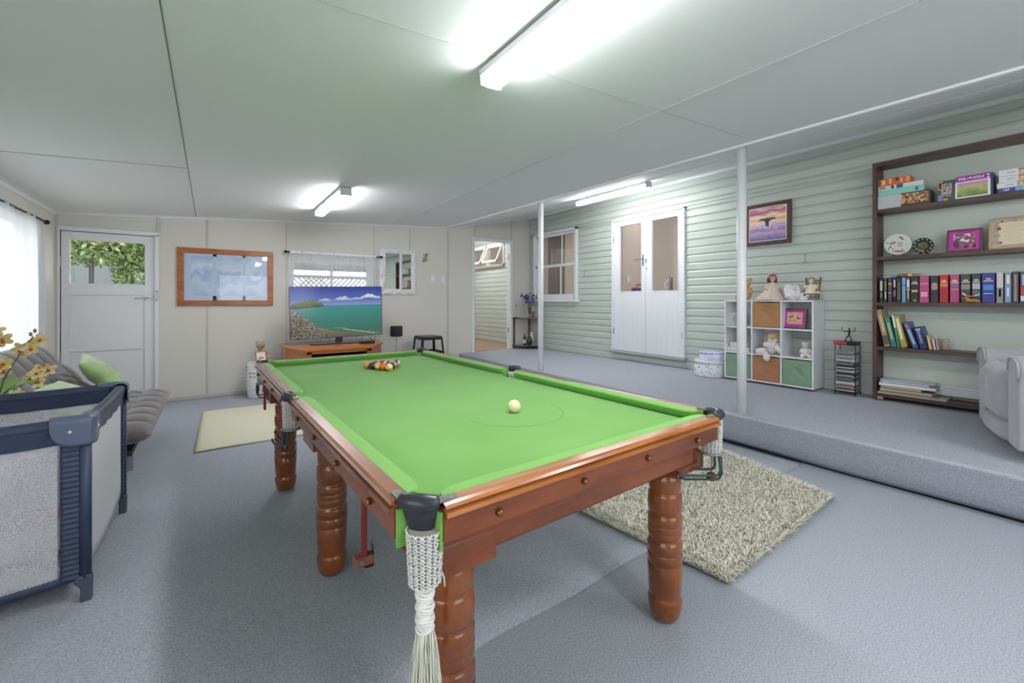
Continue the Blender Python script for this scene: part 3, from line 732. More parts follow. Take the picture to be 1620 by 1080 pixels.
for i in range(5):
    for j in range(i + 1):
        p = A0 + ul * (i - j) + ur * j; col_, st_, nm_, lb_ = rack[k]
        if nm_ == 15: col_ = 'amber'
        if nm_ == 7: col_ = 'magenta'
        rr = random.Random(40 + k); ball(p.x, p.y, col_, st_, nm_, lb_, (rr.uniform(-1, 1), rr.uniform(-1, 1), rr.uniform(-.6, .9))); k += 1
b = MB(); b.ell((0, 0, 0), .0262, 32, 20)
o = b.obj('cue_ball', mat('cream_cue_ball', '#f0e3b4', .15, coat=.5)); o.location = (1.012, 1.422, BZ + .0268); T(o, 'cream white cue ball standing alone on the near half of the cloth', 'ball')
# ------------------------------------------------------------------ pictorial shader: ramp along an object axis, broken by noise
def picmat(name, stops, axis='Z', z0=0., z1=1., noise=(6, .15), scale3=(1, 1, 1), emit=0, rough=.4, kind='noise', spec=.5):
    m = bpy.data.materials.new(name); m.use_nodes = True; nt = m.node_tree; b = nt.nodes['Principled BSDF']; L = nt.links.new
    tc = nt.nodes.new('ShaderNodeTexCoord'); sp = nt.nodes.new('ShaderNodeSeparateXYZ'); L(tc.outputs['Object'], sp.inputs[0])
    mr = nt.nodes.new('ShaderNodeMapRange'); mr.inputs[1].default_value = z0; mr.inputs[2].default_value = z1; L(sp.outputs[axis], mr.inputs[0])
    mp = nt.nodes.new('ShaderNodeMapping'); mp.inputs['Scale'].default_value = scale3; L(tc.outputs['Object'], mp.inputs[0])
    if kind == 'voronoi':
        n = nt.nodes.new('ShaderNodeTexVoronoi'); n.inputs['Scale'].default_value = noise[0]; out = n.outputs['Color']
        sx = nt.nodes.new('ShaderNodeSeparateXYZ'); L(out, sx.inputs[0]); fac = sx.outputs[0]
    else:
        n = nt.nodes.new('ShaderNodeTexNoise'); n.inputs['Scale'].default_value = noise[0]; n.inputs['Detail'].default_value = 6; fac = n.outputs['Fac']
    L(mp.outputs[0], n.inputs['Vector'])
    ma = nt.nodes.new('ShaderNodeMath'); ma.operation = 'MULTIPLY_ADD'; ma.inputs[1].default_value = noise[1]; ma.inputs[2].default_value = -noise[1] / 2; L(fac, ma.inputs[0])
    ad = nt.nodes.new('ShaderNodeMath'); ad.operation = 'ADD'; L(mr.outputs[0], ad.inputs[0]); L(ma.outputs[0], ad.inputs[1])
    r = nt.nodes.new('ShaderNodeValToRGB'); L(ad.outputs[0], r.inputs[0])
    while len(r.color_ramp.elements) < len(stops): r.color_ramp.elements.new(.5)
    for e, (p, c) in zip(r.color_ramp.elements, stops): e.position = p; e.color = lin(c)
    b.inputs['Roughness'].default_value = rough; b.inputs['Specular IOR Level'].default_value = spec
    if emit:
        b.inputs['Base Color'].default_value = (0.01, 0.01, 0.01, 1); L(r.outputs[0], b.inputs['Emission Color']); b.inputs['Emission Strength'].default_value = emit
    else: L(r.outputs[0], b.inputs['Base Color'])
    return m
def frame(parent, name, x0, x1, z0, z1, w, y0, y1, m, bevel=.003):
    """rectangular picture frame in the XZ plane, mitred"""
    b = MB()
    O = [(x0, z0), (x1, z0), (x1, z1), (x0, z1)]; I = [(x0 + w, z0 + w), (x1 - w, z0 + w), (x1 - w, z1 - w), (x0 + w, z1 - w)]
    for i in range(4):
        j = (i + 1) % 4
        b.prism([(O[i][0], y0, O[i][1]), (O[j][0], y0, O[j][1]), (I[j][0], y0, I[j][1]), (I[i][0], y0, I[i][1])], (0, y1 - y0, 0))
    return b.obj(name, m, parent, bevel=bevel)

# ---- large blue print
M_pine = wood('honey_pine_frame', '#b4672c', '#965020', grain=(2, 8, 8), sc=3, rough=.35)
pt = E('framed_picture', (.166, 6.6, 1.515), 'wide framed print of pale blue misty scenes in an orange-brown timber frame', 'picture')
frame(pt, 'picture_frame', -.512, .512, -.358, .358, .066, -.028, -.001, M_pine, bevel=.006)
M_blue = picmat('misty_blue_print', [(0, '#a9c2e4'), (.35, '#c6d9f0'), (.5, '#9dbce2'), (.68, '#d2e2f4'), (1, '#a0bce0')], z0=-.3, z1=.3, noise=(5, 1.2), scale3=(1, 1, 1), rough=.25)
bx('print', (-.448, -.014, -.294, .448, -.008, .294), M_blue, pt)
M_bluem = mat('pale_blue_mount', '#b9cbe6', .4)
b = MB()
for x0, x1 in ((-.448, -.375), (-.155, -.115), (.165, .195), (.395, .448)): b.box(x0, -.0155, -.294, x1, -.0139, .294)
b.box(-.375, -.0155, -.294, .395, -.0139, -.235); b.box(-.375, -.0155, .262, .395, -.0139, .294)
b.obj('mount', M_bluem, pt)
bx('picture_glass', (-.447, -.0185, -.293, .447, -.0165, .293), glass_mat('picture_glass', refl=.12), pt)

# ---- mirror with bevelled white frame
mr = E('wall_mirror', (2.43, 6.6, 1.675), 'two-pane mirror in a thick white faceted frame on the beige wall', 'mirror')
M_mir = mat('silver_mirror', '#e6ebe8', .02, metal=1)
bx('mirror_glass', (-.215, -.012, -.28, .215, -.006, .295), M_mir, mr)
M_wf = mat('white_frame', '#e4e5e5', .5)
b = MB(); OX, OZ0, OZ1, IX, IZ0, IZ1 = .295, -.36, .36, .208, -.272, .288
def faceted(b, P, Q, I, J, n):
    """one side of the frame made of alternating raised triangles"""
    P, Q, I, J = map(Vector, (P, Q, I, J)); yo = Vector((0, -.03, 0)); yi = Vector((0, -.014, 0))
    for k in range(n):
        a0 = P.lerp(Q, k / n); a1 = P.lerp(Q, (k + 1) / n); c0 = I.lerp(J, k / n); c1 = I.lerp(J, (k + 1) / n); am = (a0 + a1) / 2 * .55 + (c0 + c1) / 2 * .45
        ridge = am + Vector((0, -.036, 0))
        for (u, w_) in ((a0, a1), (a1, c1), (c1, c0), (c0, a0)):
            b.poly([u + (yi if u in (c0, c1) else yi * .9), w_ + (yi if w_ in (c0, c1) else yi * .9), ridge])
c = [(-OX, 0, OZ0), (OX, 0, OZ0), (OX, 0, OZ1), (-OX, 0, OZ1)]; d = [(-IX, 0, IZ0), (IX, 0, IZ0), (IX, 0, IZ1), (-IX, 0, IZ1)]
for i in range(4): faceted(b, c[i], c[(i + 1) % 4], d[i], d[(i + 1) % 4], 3)
for i in range(4):
    j = (i + 1) % 4; b.prism([c[i], c[j], d[j], d[i]], (0, -.0125, 0))
b.obj('mirror_frame', M_wf, mr, recalc=True)
bx('glazing_bar', (.015, -.03, -.275, .055, -.006, .29), M_wf, mr, bevel=.008)

# ---- curtained window behind the television
w3 = S(MB().obj('window_3', M_white))
frame(w3, 'window_frame', .86, 2.02, .80, 1.83, .07, 6.585, 6.70, M_white)
bx('window_pane', (.93, 6.66, .87, 1.95, 6.664, 1.76), GL, w3)
bx('glazing_bar', (1.425, 6.64, .87, 1.455, 6.68, 1.76), M_white, w3)
M_sheer = sheer_mat('white_sheer', '#f4f6fa', .30, .5)
cr = E('curtain', (1.45, 6.53, 1.89), 'white sheer curtain on a black rod behind the television', 'curtain')
b = MB(); b.tube([(-.60, 0, .003), (.66, 0, -.002)], .007, 10)
b.obj('curtain_rod', M_blackmetal, cr)
for x in (-.625, .685):
    b = MB(); sg = 1 if x > 0 else -1
    b.lathe([(.0, 0), (.012, .003), (.012, .01), (.007, .014), (.014, .02), (.02, .032), (.017, .045), (.0, .052)], (0, 0, 0), 14)
    o = b.obj('finial', M_blackmetal, cr, loc=(x - sg * .03, 0, 0)); o.rotation_euler = (0, sg * PI / 2, 0)
    bx('rod_bracket', (x - sg * .045 - .006, -.004, -.008, x - sg * .045 + .006, .07, .008), M_blackmetal, cr)
b = MB()
def cf(u, v):
    x = -.575 + 1.18 * u; a = .4 + .9 * v
    y = .010 * a * math.sin(u * 118 + 2 * math.sin(u * 11)) + .006 * math.sin(u * 37 + v * 2); return Vector((x, y - .004 + .0 * v, .014 - 1.42 * v))
b.surf(cf, 260, 14); b.obj('sheer_panel', M_sheer, cr)
b = MB(); b.surf(lambda u, v: Vector((-.575 + 1.18 * u, -.012 + .004 * math.sin(u * 160), .016 - .03 * v)), 200, 2); b.obj('rod_pocket', mat('white_cotton', '#f1f2f5', .8), cr)

# ---- left wall window, curtain
w4 = S(MB().obj('window_4', M_white))
b = MB()
for q in ((-1.5, 3.44, .72, -1.365, 3.5, 2.0), (-1.5, 5.85, .72, -1.365, 5.91, 2.0), (-1.5, 3.44, 1.93, -1.365, 5.91, 1.99), (-1.5, 3.44, .72, -1.355, 5.91, .78), (-1.46, 4.66, .78, -1.42, 4.7, 1.93)): b.box(*q)
b.obj('window_frame', M_white, w4, bevel=.003)
bx('window_pane', (-1.442, 3.5, .78, -1.438, 5.85, 1.93), GL, w4)
cl = E('curtain', (-1.325, 4.7, 1.99), 'long white sheer curtain over the bright window beside the futon', 'curtain')
b = MB(); b.tube([(0, -1.45, 0), (0, 1.33, 0)], .009, 10); b.obj('curtain_rod', M_blackmetal, cl)
b = MB(); b.lathe([(0, 0), (.014, .004), (.022, .02), (.024, .04), (.018, .06), (0, .068)], n=14); o = b.obj('finial', M_blackmetal, cl, loc=(0, 1.32, 0)); o.rotation_euler = (-PI / 2, 0, 0)
bx('rod_bracket', (-.055, 1.27, -.008, .004, 1.285, .008), M_blackmetal, cl)
M_sheer2 = sheer_mat('white_sheer_soft', '#f2f6fb', .12, .62)
b = MB()
def cf2(u, v):
    y = -1.42 + 2.68 * u + .09 * math.sin(PI * min(1, v * 1.05)) * u ** 6
    return Vector((.012 * math.sin(u * 90 + 2.5 * math.sin(u * 9)) * (.5 + v) + .01 * math.sin(u * 31), y, .018 - 1.55 * v))
b.surf(cf2, 260, 14); b.obj('sheer_panel', M_sheer2, cl)

# ---- television unit and television
M_tvw = wood('orange_pine', '#c06c26', '#a4561c', grain=(1.2, 8, 8), sc=2.5, rough=.3, coat=.3)
tu = E('tv_cabinet', (1.32, 5.8, 0), 'orange-brown timber corner television cabinet against the back wall', 'tv cabinet')
pl = [(-.60, .52), (.61, .52), (.59, -.02), (.31, -.49), (-.45, -.49), (-.60, .01)]
b = MB(); b.prism([(x, y, .628) for x, y in pl], (0, 0, .032)); b.obj('cabinet_top', M_tvw, tu, bevel=.008)
pb = [(x * .965, y * .965) for x, y in pl]
b = MB()
def panel(b, p, q, z0, z1, t=.02):
    p, q = Vector((*p, 0)), Vector((*q, 0)); d_ = (q - p).normalized(); n_ = Vector((-d_.y, d_.x, 0)) * t
    b.prism([(p.x, p.y, z0), (q.x, q.y, z0), (q.x + n_.x, q.y + n_.y, z0), (p.x + n_.x, p.y + n_.y, z0)], (0, 0, z1 - z0))
panel(b, pb[5], pb[0], 0, .628, -.02); panel(b, pb[1], pb[2], 0, .628, -.02); panel(b, pb[4], pb[5], 0, .628, -.02); panel(b, pb[2], pb[3], 0, .628, -.02)
for x in (pb[3][0] - .055, pb[4][0] + .0): b.box(x, pb[3][1], 0, x + .055, pb[3][1] + .03, .628)
b.box(pb[4][0], pb[3][1], .60, pb[3][0], pb[3][1] + .03, .628); b.box(pb[4][0], pb[3][1], .0, pb[3][0], pb[3][1] + .03, .09)
b.obj('cabinet_body', M_tvw, tu, bevel=.004)
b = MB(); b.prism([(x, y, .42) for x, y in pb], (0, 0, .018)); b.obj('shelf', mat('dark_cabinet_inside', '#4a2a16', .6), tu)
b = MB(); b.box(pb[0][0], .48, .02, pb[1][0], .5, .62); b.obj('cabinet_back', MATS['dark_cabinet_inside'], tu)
tv = E('television', (1.367, 5.9, .66), 'large flat television showing a tropical bay under a blue sky', 'television')
b = MB(); b.box(-.575, -.012, .08, .575, .022, .745)
R_ = Matrix.Rotation(-.02, 4, 'Y')
tvb = b.obj('screen_housing', M_black, tv, bevel=.004)
tvb.rotation_euler = (0, -.02, 0)
frame(tvb, 'bezel', -.5755, .5755, .0795, .7455, .008, -.0145, -.011, mat('grey_bezel', '#5c6066', .35, metal=.6), bevel=0)
EM = .42
Msky = picmat('screen_sky', [(0, '#8fa6d8'), (.3, '#5d78c4'), (1, '#2438a4')], z0=.51, z1=.74, noise=(3, .06), emit=EM, rough=.12)
Msea = picmat('screen_sea', [(0, '#6d7a5c'), (.2, '#3f7a66'), (.55, '#3c8a80'), (.85, '#3f9a8e'), (1, '#4d88b8')], z0=.09, z1=.515, noise=(5, .1), scale3=(.5, 1, 2), emit=EM, rough=.12)
Mcl = picmat('screen_cloud', [(0, '#9fb0dc'), (.6, '#e6e9f6'), (1, '#ffffff')], z0=.54, z1=.66, noise=(22, .7), emit=EM, rough=.12)
Mhd = picmat('screen_headland', [(0, '#3a4a2c'), (.5, '#6f7a3a'), (1, '#4d6b35')], z0=.47, z1=.6, noise=(40, .9), emit=EM, rough=.12)
Mrk = picmat('screen_rocks', [(0, '#22201d'), (.35, '#5d564c'), (.6, '#a59d90'), (.8, '#3a342d'), (1, '#b9b2a5')], z0=-1, z1=1.0, noise=(95, .9), kind='voronoi', emit=EM, rough=.12)
Msd = picmat('screen_sand', [(0, '#6b5c48'), (1, '#8a8a6a')], z0=.09, z1=.2, noise=(20, .5), emit=EM, rough=.12)
Mfm = mat('screen_foam', '#000000', .2, emit=('#f1f1ec', EM)); Mhz = mat('screen_haze_land', '#000000', .2, emit=('#4a6cae', EM))
b = MB(); y = -.0125
def pp(pts, mi, dy=0): b.mi = mi; b.f([b.v(x_, y - dy, z_) for x_, z_ in pts][::1])
pp([(-.567, .5), (.567, .5), (.567, .737), (-.567, .737)], 0); pp([(-.567, .088), (.567, .088), (.567, .5), (-.567, .5)], 1)
def blob(x0, x1, zb, h, seed, mi, dy, n_=26, p_=.9):
    rr = random.Random(seed); pts = [(x0 + (x1 - x0) * i / n_, zb + h * (max(0, math.sin(PI * i / n_)) ** p_) * rr.uniform(.55, 1.05)) for i in range(n_ + 1)]
    for a, c_ in zip(pts, pts[1:]): pp([(a[0], zb), (c_[0], zb), c_, a], mi, dy)
blob(-.24, -.07, .562, .035, 1, 2, .0004); blob(-.06, .19, .568, .055, 2, 2, .0004); blob(.16, .34, .575, .03, 5, 2, .0004); blob(.28, .52, .595, .06, 3, 2, .0004); blob(.47, .566, .585, .035, 4, 2, .0004)
blob(-.566, -.17, .49, .10, 7, 3, .0006, 30, .45); 
pp([(-.35, .515), (-.16, .492), (-.35, .49)], 3, .0007)
pp([(-.566, .46), (-.566, .49), (-.15, .49), (-.2, .486), (-.4, .47)], 3, .0006)
pp([(-.567, .088), (.34, .088), (.05, .14), (-.3, .24), (-.567, .3)], 5, .0008)
pp([(-.567, .088), (-.09, .088), (-.15, .125), (-.23, .18), (-.30, .27), (-.36, .335), (-.44, .39), (-.567, .47)], 4, .001)
for i in range(14):
    a = .05 + i * .03; zz = .185 - i * .0055; pp([(a, zz), (a + .032, zz - .0055), (a + .032, zz - .001), (a, zz + .004 + .003 * (i % 3))], 6, .001)
    if i < 8: pp([(-.06 + i * .02, .205 - .004 * (i % 2)), (-.045 + i * .02, .203), (-.05 + i * .02, .209)], 6, .001)
b.obj('screen_image', [Msky, Msea, Mcl, Mhd, Mrk, Msd, Mfm], tvb, recalc=False)
b = MB(); b.box(-.04, -.02, .02, .04, .02, .085); b.obj('stand_neck', M_black, tv)
b = MB(); b.prism([(-.36, -.02, .001), (-.30, -.13, .001), (.30, -.13, .001), (.36, -.02, .001), (.05, .05, .001), (-.05, .05, .001)], (0, 0, .012)); b.obj('stand_base', M_black, tv, bevel=.003)
sb = MB().box(-.09, -.05, 0, .09, .05, .032).obj('set_top_box', M_black, bevel=.003); sb.location = (1.66, 5.66, .6605); T(sb, 'slim black set-top box on the cabinet beside the television base', 'set-top box')
b = MB(); b.tube([(1.77, 5.78, .67), (1.77, 5.85, .70), (1.745, 5.91, .76), (1.73, 5.93, .80)], .003, 6); b.tube([(1.77, 5.78, .67), (1.74, 5.72, .665)], .003, 6); o = b.obj('cable', M_black); T(o, 'thin black cable hanging behind the right end of the television', 'cable')

# ---- lamp, stool
lp = E('floor_lamp', (2.29, 6.3, 0), 'slim floor lamp with a small black drum shade near the television', 'lamp')
MB().lathe([(.11, .0), (.11, .012), (.02, .02), (.012, .03)], n=28).obj('lamp_base', M_blackmetal, lp)
MB().cyl((0, 0, .02), (0, 0, .79), .006, n=12).obj('pole', M_alu, lp)
MB().lathe([(.088, .68), (.09, .681), (.09, .833), (.087, .834)], n=36).obj('lamp_shade', mat('charcoal_shade', '#2d2e33', .8), lp)
MB().lathe([(.0865, .682), (.0865, .8325), (.0875, .8325)], n=36).obj('shade_lining', mat('pale_shade_lining', '#d9dadd', .8), lp)
b = MB(); b.cyl((0, 0, .74), (0, 0, .79), .012, n=10)
for k in range(3): b.tube([(0, 0, .79), (.086 * math.cos(k * 2.1), .086 * math.sin(k * 2.1), .80)], .0015, 5)
b.obj('bulb_holder', M_alu, lp)
st = E('metal_stool', (2.80, 6.28, 0), 'low black metal stool with splayed legs against the back wall', 'stool')
b = MB(); b.prism([(-.17, -.14, .655), (-.14, -.17, .655), (.14, -.17, .655), (.17, -.14, .655), (.17, .14, .655), (.14, .17, .655), (-.14, .17, .655), (-.17, .14, .655)], (0, 0, .012)); b.box(-.165, -.165, .61, .165, .165, .655)
b.obj('seat', mat('black_gloss_metal', '#2a2b2f', .3, metal=.4), st, bevel=.008)
for sx in (-1, 1):
    for sy in (-1, 1):
        b = MB()
        t_ = [(sx * .16, sy * .16, .64), (sx * .21, sy * .21, 0)]
        b.sweep([(-.018 * sx, .0, 0), (.012 * sx, 0, 0), (.012 * sx, -.03 * sy, 0), (.006 * sx, -.03 * sy, 0), (.004 * sx, -.006 * sy, 0), (-.018 * sx, -.006 * sy, 0)], t_)
        b.obj('leg', MATS['black_gloss_metal'], st)
b = MB()
for (x0, y0, x1, y1) in ((-.18, -.178, .18, -.172), (-.18, .172, .18, .178), (-.178, -.18, -.172, .18), (.172, -.18, .178, .18)): b.box(x0, y0, .40, x1, y1, .43)
b.obj('brace', MATS['black_gloss_metal'], st)

# ---- small wall things
M_gecko = mat('green_bronze', '#8a9a4c', .4, metal=.4)
gk = E('gecko_ornament', (2.885, 6.6, 1.92), 'small green gecko wall ornament right of the mirror', 'wall ornament')
b = MB(); b.tube([(.02, -.012, .075), (.022, -.016, .055), (.012, -.018, .03), (.0, -.018, 0), (-.006, -.016, -.03), (-.02, -.014, -.055), (-.04, -.012, -.06), (-.05, -.012, -.045), (-.042, -.012, -.03), (-.03, -.012, -.032)], [.009, .014, .012, .014, .013, .009, .007, .006, .004, .002], 8)
b.ell((.02, -.016, .075), (.013, .009, .017), 10, 8)
b.obj('gecko_body', M_gecko, gk)
for p in (((.014, 0, .045), (.045, 0, .055), (.05, 0, .075)), ((.008, 0, .04), (-.02, 0, .05), (-.028, 0, .07)), ((-.002, 0, -.02), (.03, 0, -.03), (.035, 0, -.052)), ((-.006, 0, -.018), (-.03, 0, -.008), (-.04, 0, .01))):
    MB().tube([(q[0], -.014, q[2]) for q in p], [.006, .005, .004], 6).obj('leg', M_gecko, gk)
for x, lb in ((3.017, 'left of the two white light switches on the beige wall'), (3.21, 'right of the two white light switches, beside the wall joint')):
    o = E('light_switch', (x, 6.6, 1.582), lb, 'light switch', 'light switches on the back wall')
    bx('switch_plate', (-.036, -.011, -.058, .036, 0, .058), M_white, o, bevel=.003); bx('rocker', (-.012, -.015, -.02, .012, -.01, .02), mat('switch_white', '#f4f4f2', .3), o, bevel=.002)

# ---- plush figures
def fused(name, shapes, m, parent=None, vox=.006, loc=None, rot=None):
    """several ellipsoids (centre, radii, rotation) fused by a voxel remesh into one soft body"""
    b = MB()
    for s_ in shapes:
        c, r = s_[0], s_[1]; M_ = s_[2] if len(s_) > 2 else None
        b.ell(c, r, 16, 10, M=M_)
    o = b.obj(name, m, parent, loc=loc, rot=rot); md = o.modifiers.new('rm', 'REMESH'); md.mode = 'VOXEL'; md.voxel_size = vox; md.use_smooth_shade = True
    sm = o.modifiers.new('sm', 'SMOOTH'); sm.factor = .5; sm.iterations = 3
    return o
def bear(name, loc, rz, h, m, lb, cat, snout=None, sit=True, group=None, ear=1.):
    """sitting plush bear of total height h facing local -y"""
    r = E(name, loc, lb, cat, group, rotz=rz); k = h / .24
    RX = lambda a: Matrix.Rotation(a, 3, 'X'); 
    sh = [((0, 0, .065 * k), (.052 * k, .045 * k, .066 * k)), ((0, -.004 * k, .172 * k), (.045 * k, .041 * k, .041 * k)), ((0, -.04 * k, .162 * k), (.019 * k, .02 * k, .016 * k)), ((.034 * k, 0, .209 * k), (.017 * k * ear, .009 * k, .017 * k * ear)), ((-.034 * k, 0, .209 * k), (.017 * k * ear, .009 * k, .017 * k * ear))]
    for sx in (-1, 1):
        sh += [((sx * .052 * k, -.018 * k, .096 * k), (.019 * k, .019 * k, .043 * k), Matrix.Rotation(sx * -.45, 3, 'Y') @ RX(-.35)), ((sx * .036 * k, -.062 * k, .024 * k), (.024 * k, .046 * k, .024 * k), Matrix.Rotation(sx * .25, 3, 'Z')), ((sx * .046 * k, -.1 * k, .03 * k), (.024 * k, .015 * k, .031 * k))]
    fused('plush_body', sh, m, r, vox=.0045 * k + .0015)
    for sx in (-1, 1):
        MB().ell((sx * .018 * k, -.041 * k, .182 * k), .0045 * k, 8, 6).obj('eye', M_black, r)
    MB().ell((0, -.058 * k, .168 * k), (.008 * k, .005 * k, .006 * k), 8, 6).obj('nose', mat('brown_nose', '#3b2a22', .5), r)
    return r
M_plb = mat('tan_plush', '#a38d6c', .95, bump=(260, .5, .002), mix=('#b8a382', 60), sheen=.4)
# the white printed tub with the bear on it
tub = E('storage_tub', (.50, 6.25, 0), 'white rounded tub printed with a black tribal face, in the corner behind the table', 'tub')
MB().lathe([(.0, .004), (.12, .0), (.137, .03), (.152, .16), (.152, .30), (.138, .42), (.12, .455), (0, .46)], n=36).obj('tub_body', mat('white_tub', '#eceded', .5), tub)
def on_tub(a, z, r=.1535): return Vector((r * math.cos(a), r * math.sin(a), z))
b = MB(); a0 = -2.25
for da in (-.16, .16):
    for k in range(4): b.tube([on_tub(a0 + da + (k % 2 - .5) * .10, .30 + (k // 2) * .045 - .02), on_tub(a0 + da + (k % 2 - .5) * .10 + .06, .30 + (k // 2) * .045 - .02)], .005, 5)
for k in range(3):
    for sg in (-1, 1): b.tube([on_tub(a0 + .42 + sg * .14, .115 + k * .034 + .02, .152), on_tub(a0 + .42, .10 + k * .034 - .01 + .0, .150)], .005, 5)
for k in range(9): b.tube([on_tub(a0 - .62, .05 + k * .042, .148 + .004 * math.sin(k / 3)), on_tub(a0 - .60, .065 + k * .042, .148 + .004 * math.sin(k / 3))], .004, 5)
for k in range(4): b.tube([on_tub(a0 + .9, .05 + k * .03, .148), on_tub(a0 + 1.1, .03 + k * .03, .147)], .006, 5)
b.obj('printed_marks', M_black, tub)
be = bear('teddy_bear', (.50, 6.22, .462), .35, .27, M_plb, 'tan teddy bear sitting on the white tub, holding a small framed picture', 'teddy bear')
ph = E('photo_frame', (.50, 6.085, .475), 'small timber photo frame with a pink picture held by the teddy bear', 'photo frame', rot=(-.2, 0, .30))
frame(ph, 'frame_moulding', -.06, .06, 0, .12, .012, -.008, .008, wood('light_oak', '#c59a62', '#b0844c', sc=4), bevel=.002)
b = MB(); b.box(-.049, -.003, .011, .049, .003, .109); b.obj('picture_card', mat('white_card', '#f1eef0', .6), ph)
b = MB(); b.poly([(-.03, -.0035, .03), (.03, -.0035, .03), (.03, -.0035, .045), (.01, -.0035, .05), (0, -.0035, .06), (-.01, -.0035, .05), (-.03, -.0035, .045)]); b.tube([(-.008, -.0035, .075), (0, -.0035, .088), (.008, -.0035, .075), (0, -.0035, .07)], .0015, 5); b.obj('pink_motif', mat('pink_print', '#d2547a', .6), ph)

# ---- beige mat on the floor
b = MB()
def mt(u, v):
    x = -.115 + 1.05 * u + (.035 * v) * (1 - u); y = 4.23 + 1.49 * v + .006 * math.sin(u * 5)
    r_ = .012 + .002 * math.sin(u * 9 + v * 7); return Vector((x, y, r_))
b.surf(mt, 30, 30); o = b.obj('floor_mat', mat('cream_mat', '#dcd8bf', .9, bump=(350, .3, .002)), solid=.008); T(o, 'plain cream mat on the grey carpet beyond the far left leg of the table', 'mat')

# ---- outside the left door and windows
M_leafs = [mat('leaf_green', '#9cb86c', .5, sheen=.1), mat('leaf_yellow', '#c9d296', .5), mat('leaf_dark', '#66804e', .5)]
def shrub(name, c, r, n_, seed, lb, group=None, h=None):
    rr = random.Random(seed); b = MB()
    for i in range(n_):
        u = Vector((rr.gauss(0, 1), rr.gauss(0, 1), rr.gauss(0, 1))).normalized() * (rr.random() ** .35)
        p = Vector((c[0] + u.x * r[0], c[1] + u.y * r[1], c[2] + u.z * r[2])); s_ = rr.uniform(.026, .055)
        d1 = Vector((rr.uniform(-1, 1), rr.uniform(-1, 1), rr.uniform(-1, .5))).normalized(); d2 = d1.cross(Vector((rr.uniform(-1, 1), rr.uniform(-1, 1), rr.uniform(-1, 1)))).normalized()
        b.mi = rr.choice((0, 0, 1, 2)); b.poly([p - d1 * s_, p + d2 * s_ * .45, p + d1 * s_, p - d2 * s_ * .45])
    root = E(name, (0, 0, 0), lb, 'shrub', group)
    b.obj('foliage', M_leafs, root, recalc=False)
    b = MB()
    for k in range(4):
        a = rr.uniform(0, 6.28); b.tube([(c[0] + .05 * math.cos(a), c[1] + .05 * math.sin(a), -.1), (c[0] + .25 * r[0] * math.cos(a), c[1] + .2 * math.sin(a), c[2] - r[2] * .4), (c[0] + .75 * r[0] * math.cos(a), c[1] + .5 * r[1] * math.sin(a), c[2] + r[2] * .4)], [.012, .009, .004], 6)
    b.obj('branch', mat('bark', '#4a4038', .8), root)
shrub('garden_shrub', (-1.45, 8.6, 2.25), (.65, .5, .55), 6000, 1, 'leafy garden shrub seen through the top of the door glass', 'garden shrubs outside the left door')
shrub('garden_shrub', (-.85, 8.9, 1.75), (.42, .4, .75), 5000, 2, 'denser dark garden shrub at the right of the door glass', 'garden shrubs outside the left door')
shrub('garden_shrub', (-1.9, 8.3, 1.6), (.30, .3, .35), 1500, 4, 'thin twiggy shrub low at the left of the door glass', 'garden shrubs outside the left door')
fn = E('garden_fence', (-1.5, 10.2, 0), 'grey paling fence behind the shrubs outside the door', 'fence')
for k in range(3): bx('fence_rail', (-2.2, .02, .4 + k * .75, 2.2, .06, .48 + k * .75), mat('grey_fence', '#7f8389', .8), fn)
b = MB()
for k in range(30): b.box(-2.2 + k * .148, -.01, 0, -2.2 + k * .148 + .1478, .015, 2.15)
b.obj('fence_paling', MATS['grey_fence'], fn)
bx('gate_post', (.45, -.06, 0, .56, .04, 2.2), mat('pale_post', '#a2a5aa', .7), fn)
# white lattice beyond the curtained window
lt = E('lattice_screen', (1.5, 7.35, 0), 'white garden lattice seen through the sheer curtain', 'lattice')
M_lat = mat('lattice_white', '#d9dadb', .6); b = MB()
for k in range(-8, 22):
    for sg in (1, -1):
        x0 = -1.0 + k * .075; p, q = Vector((x0, .005 * sg, .9)), Vector((x0 + sg * .68, .005 * sg, 1.58))
        a, c_ = 0, 1
        if p.x < -.95 or p.x > .95 or q.x < -.95 or q.x > .95: continue
        d_ = (q - p).normalized(); n_ = Vector((-d_.z, 0, d_.x)) * .009; b.prism([p - n_, q - n_, q + n_, p + n_], (0, .006, 0))
b.obj('lattice_slats', M_lat, lt)
frame(lt, 'lattice_frame', -1.0, 1.0, .85, 1.62, .045, -.02, .02, M_lat)
bx('lattice_post', (-1.05, -.04, 0, -.96, .04, 2.6), M_lat, lt); bx('lattice_post', (.96, -.04, 0, 1.05, .04, 2.6), M_lat, lt)
S(bx('roof_outside', (-.3, 6.72, 2.2, 3.1, 8.6, 2.26), mat('patio_roof', '#8e9092', .7)))
bx('fascia_board', (-1.0, -.02, 1.70, 1.0, .02, 2.2), mat('grey_fascia', '#9da0a3', .7), lt)
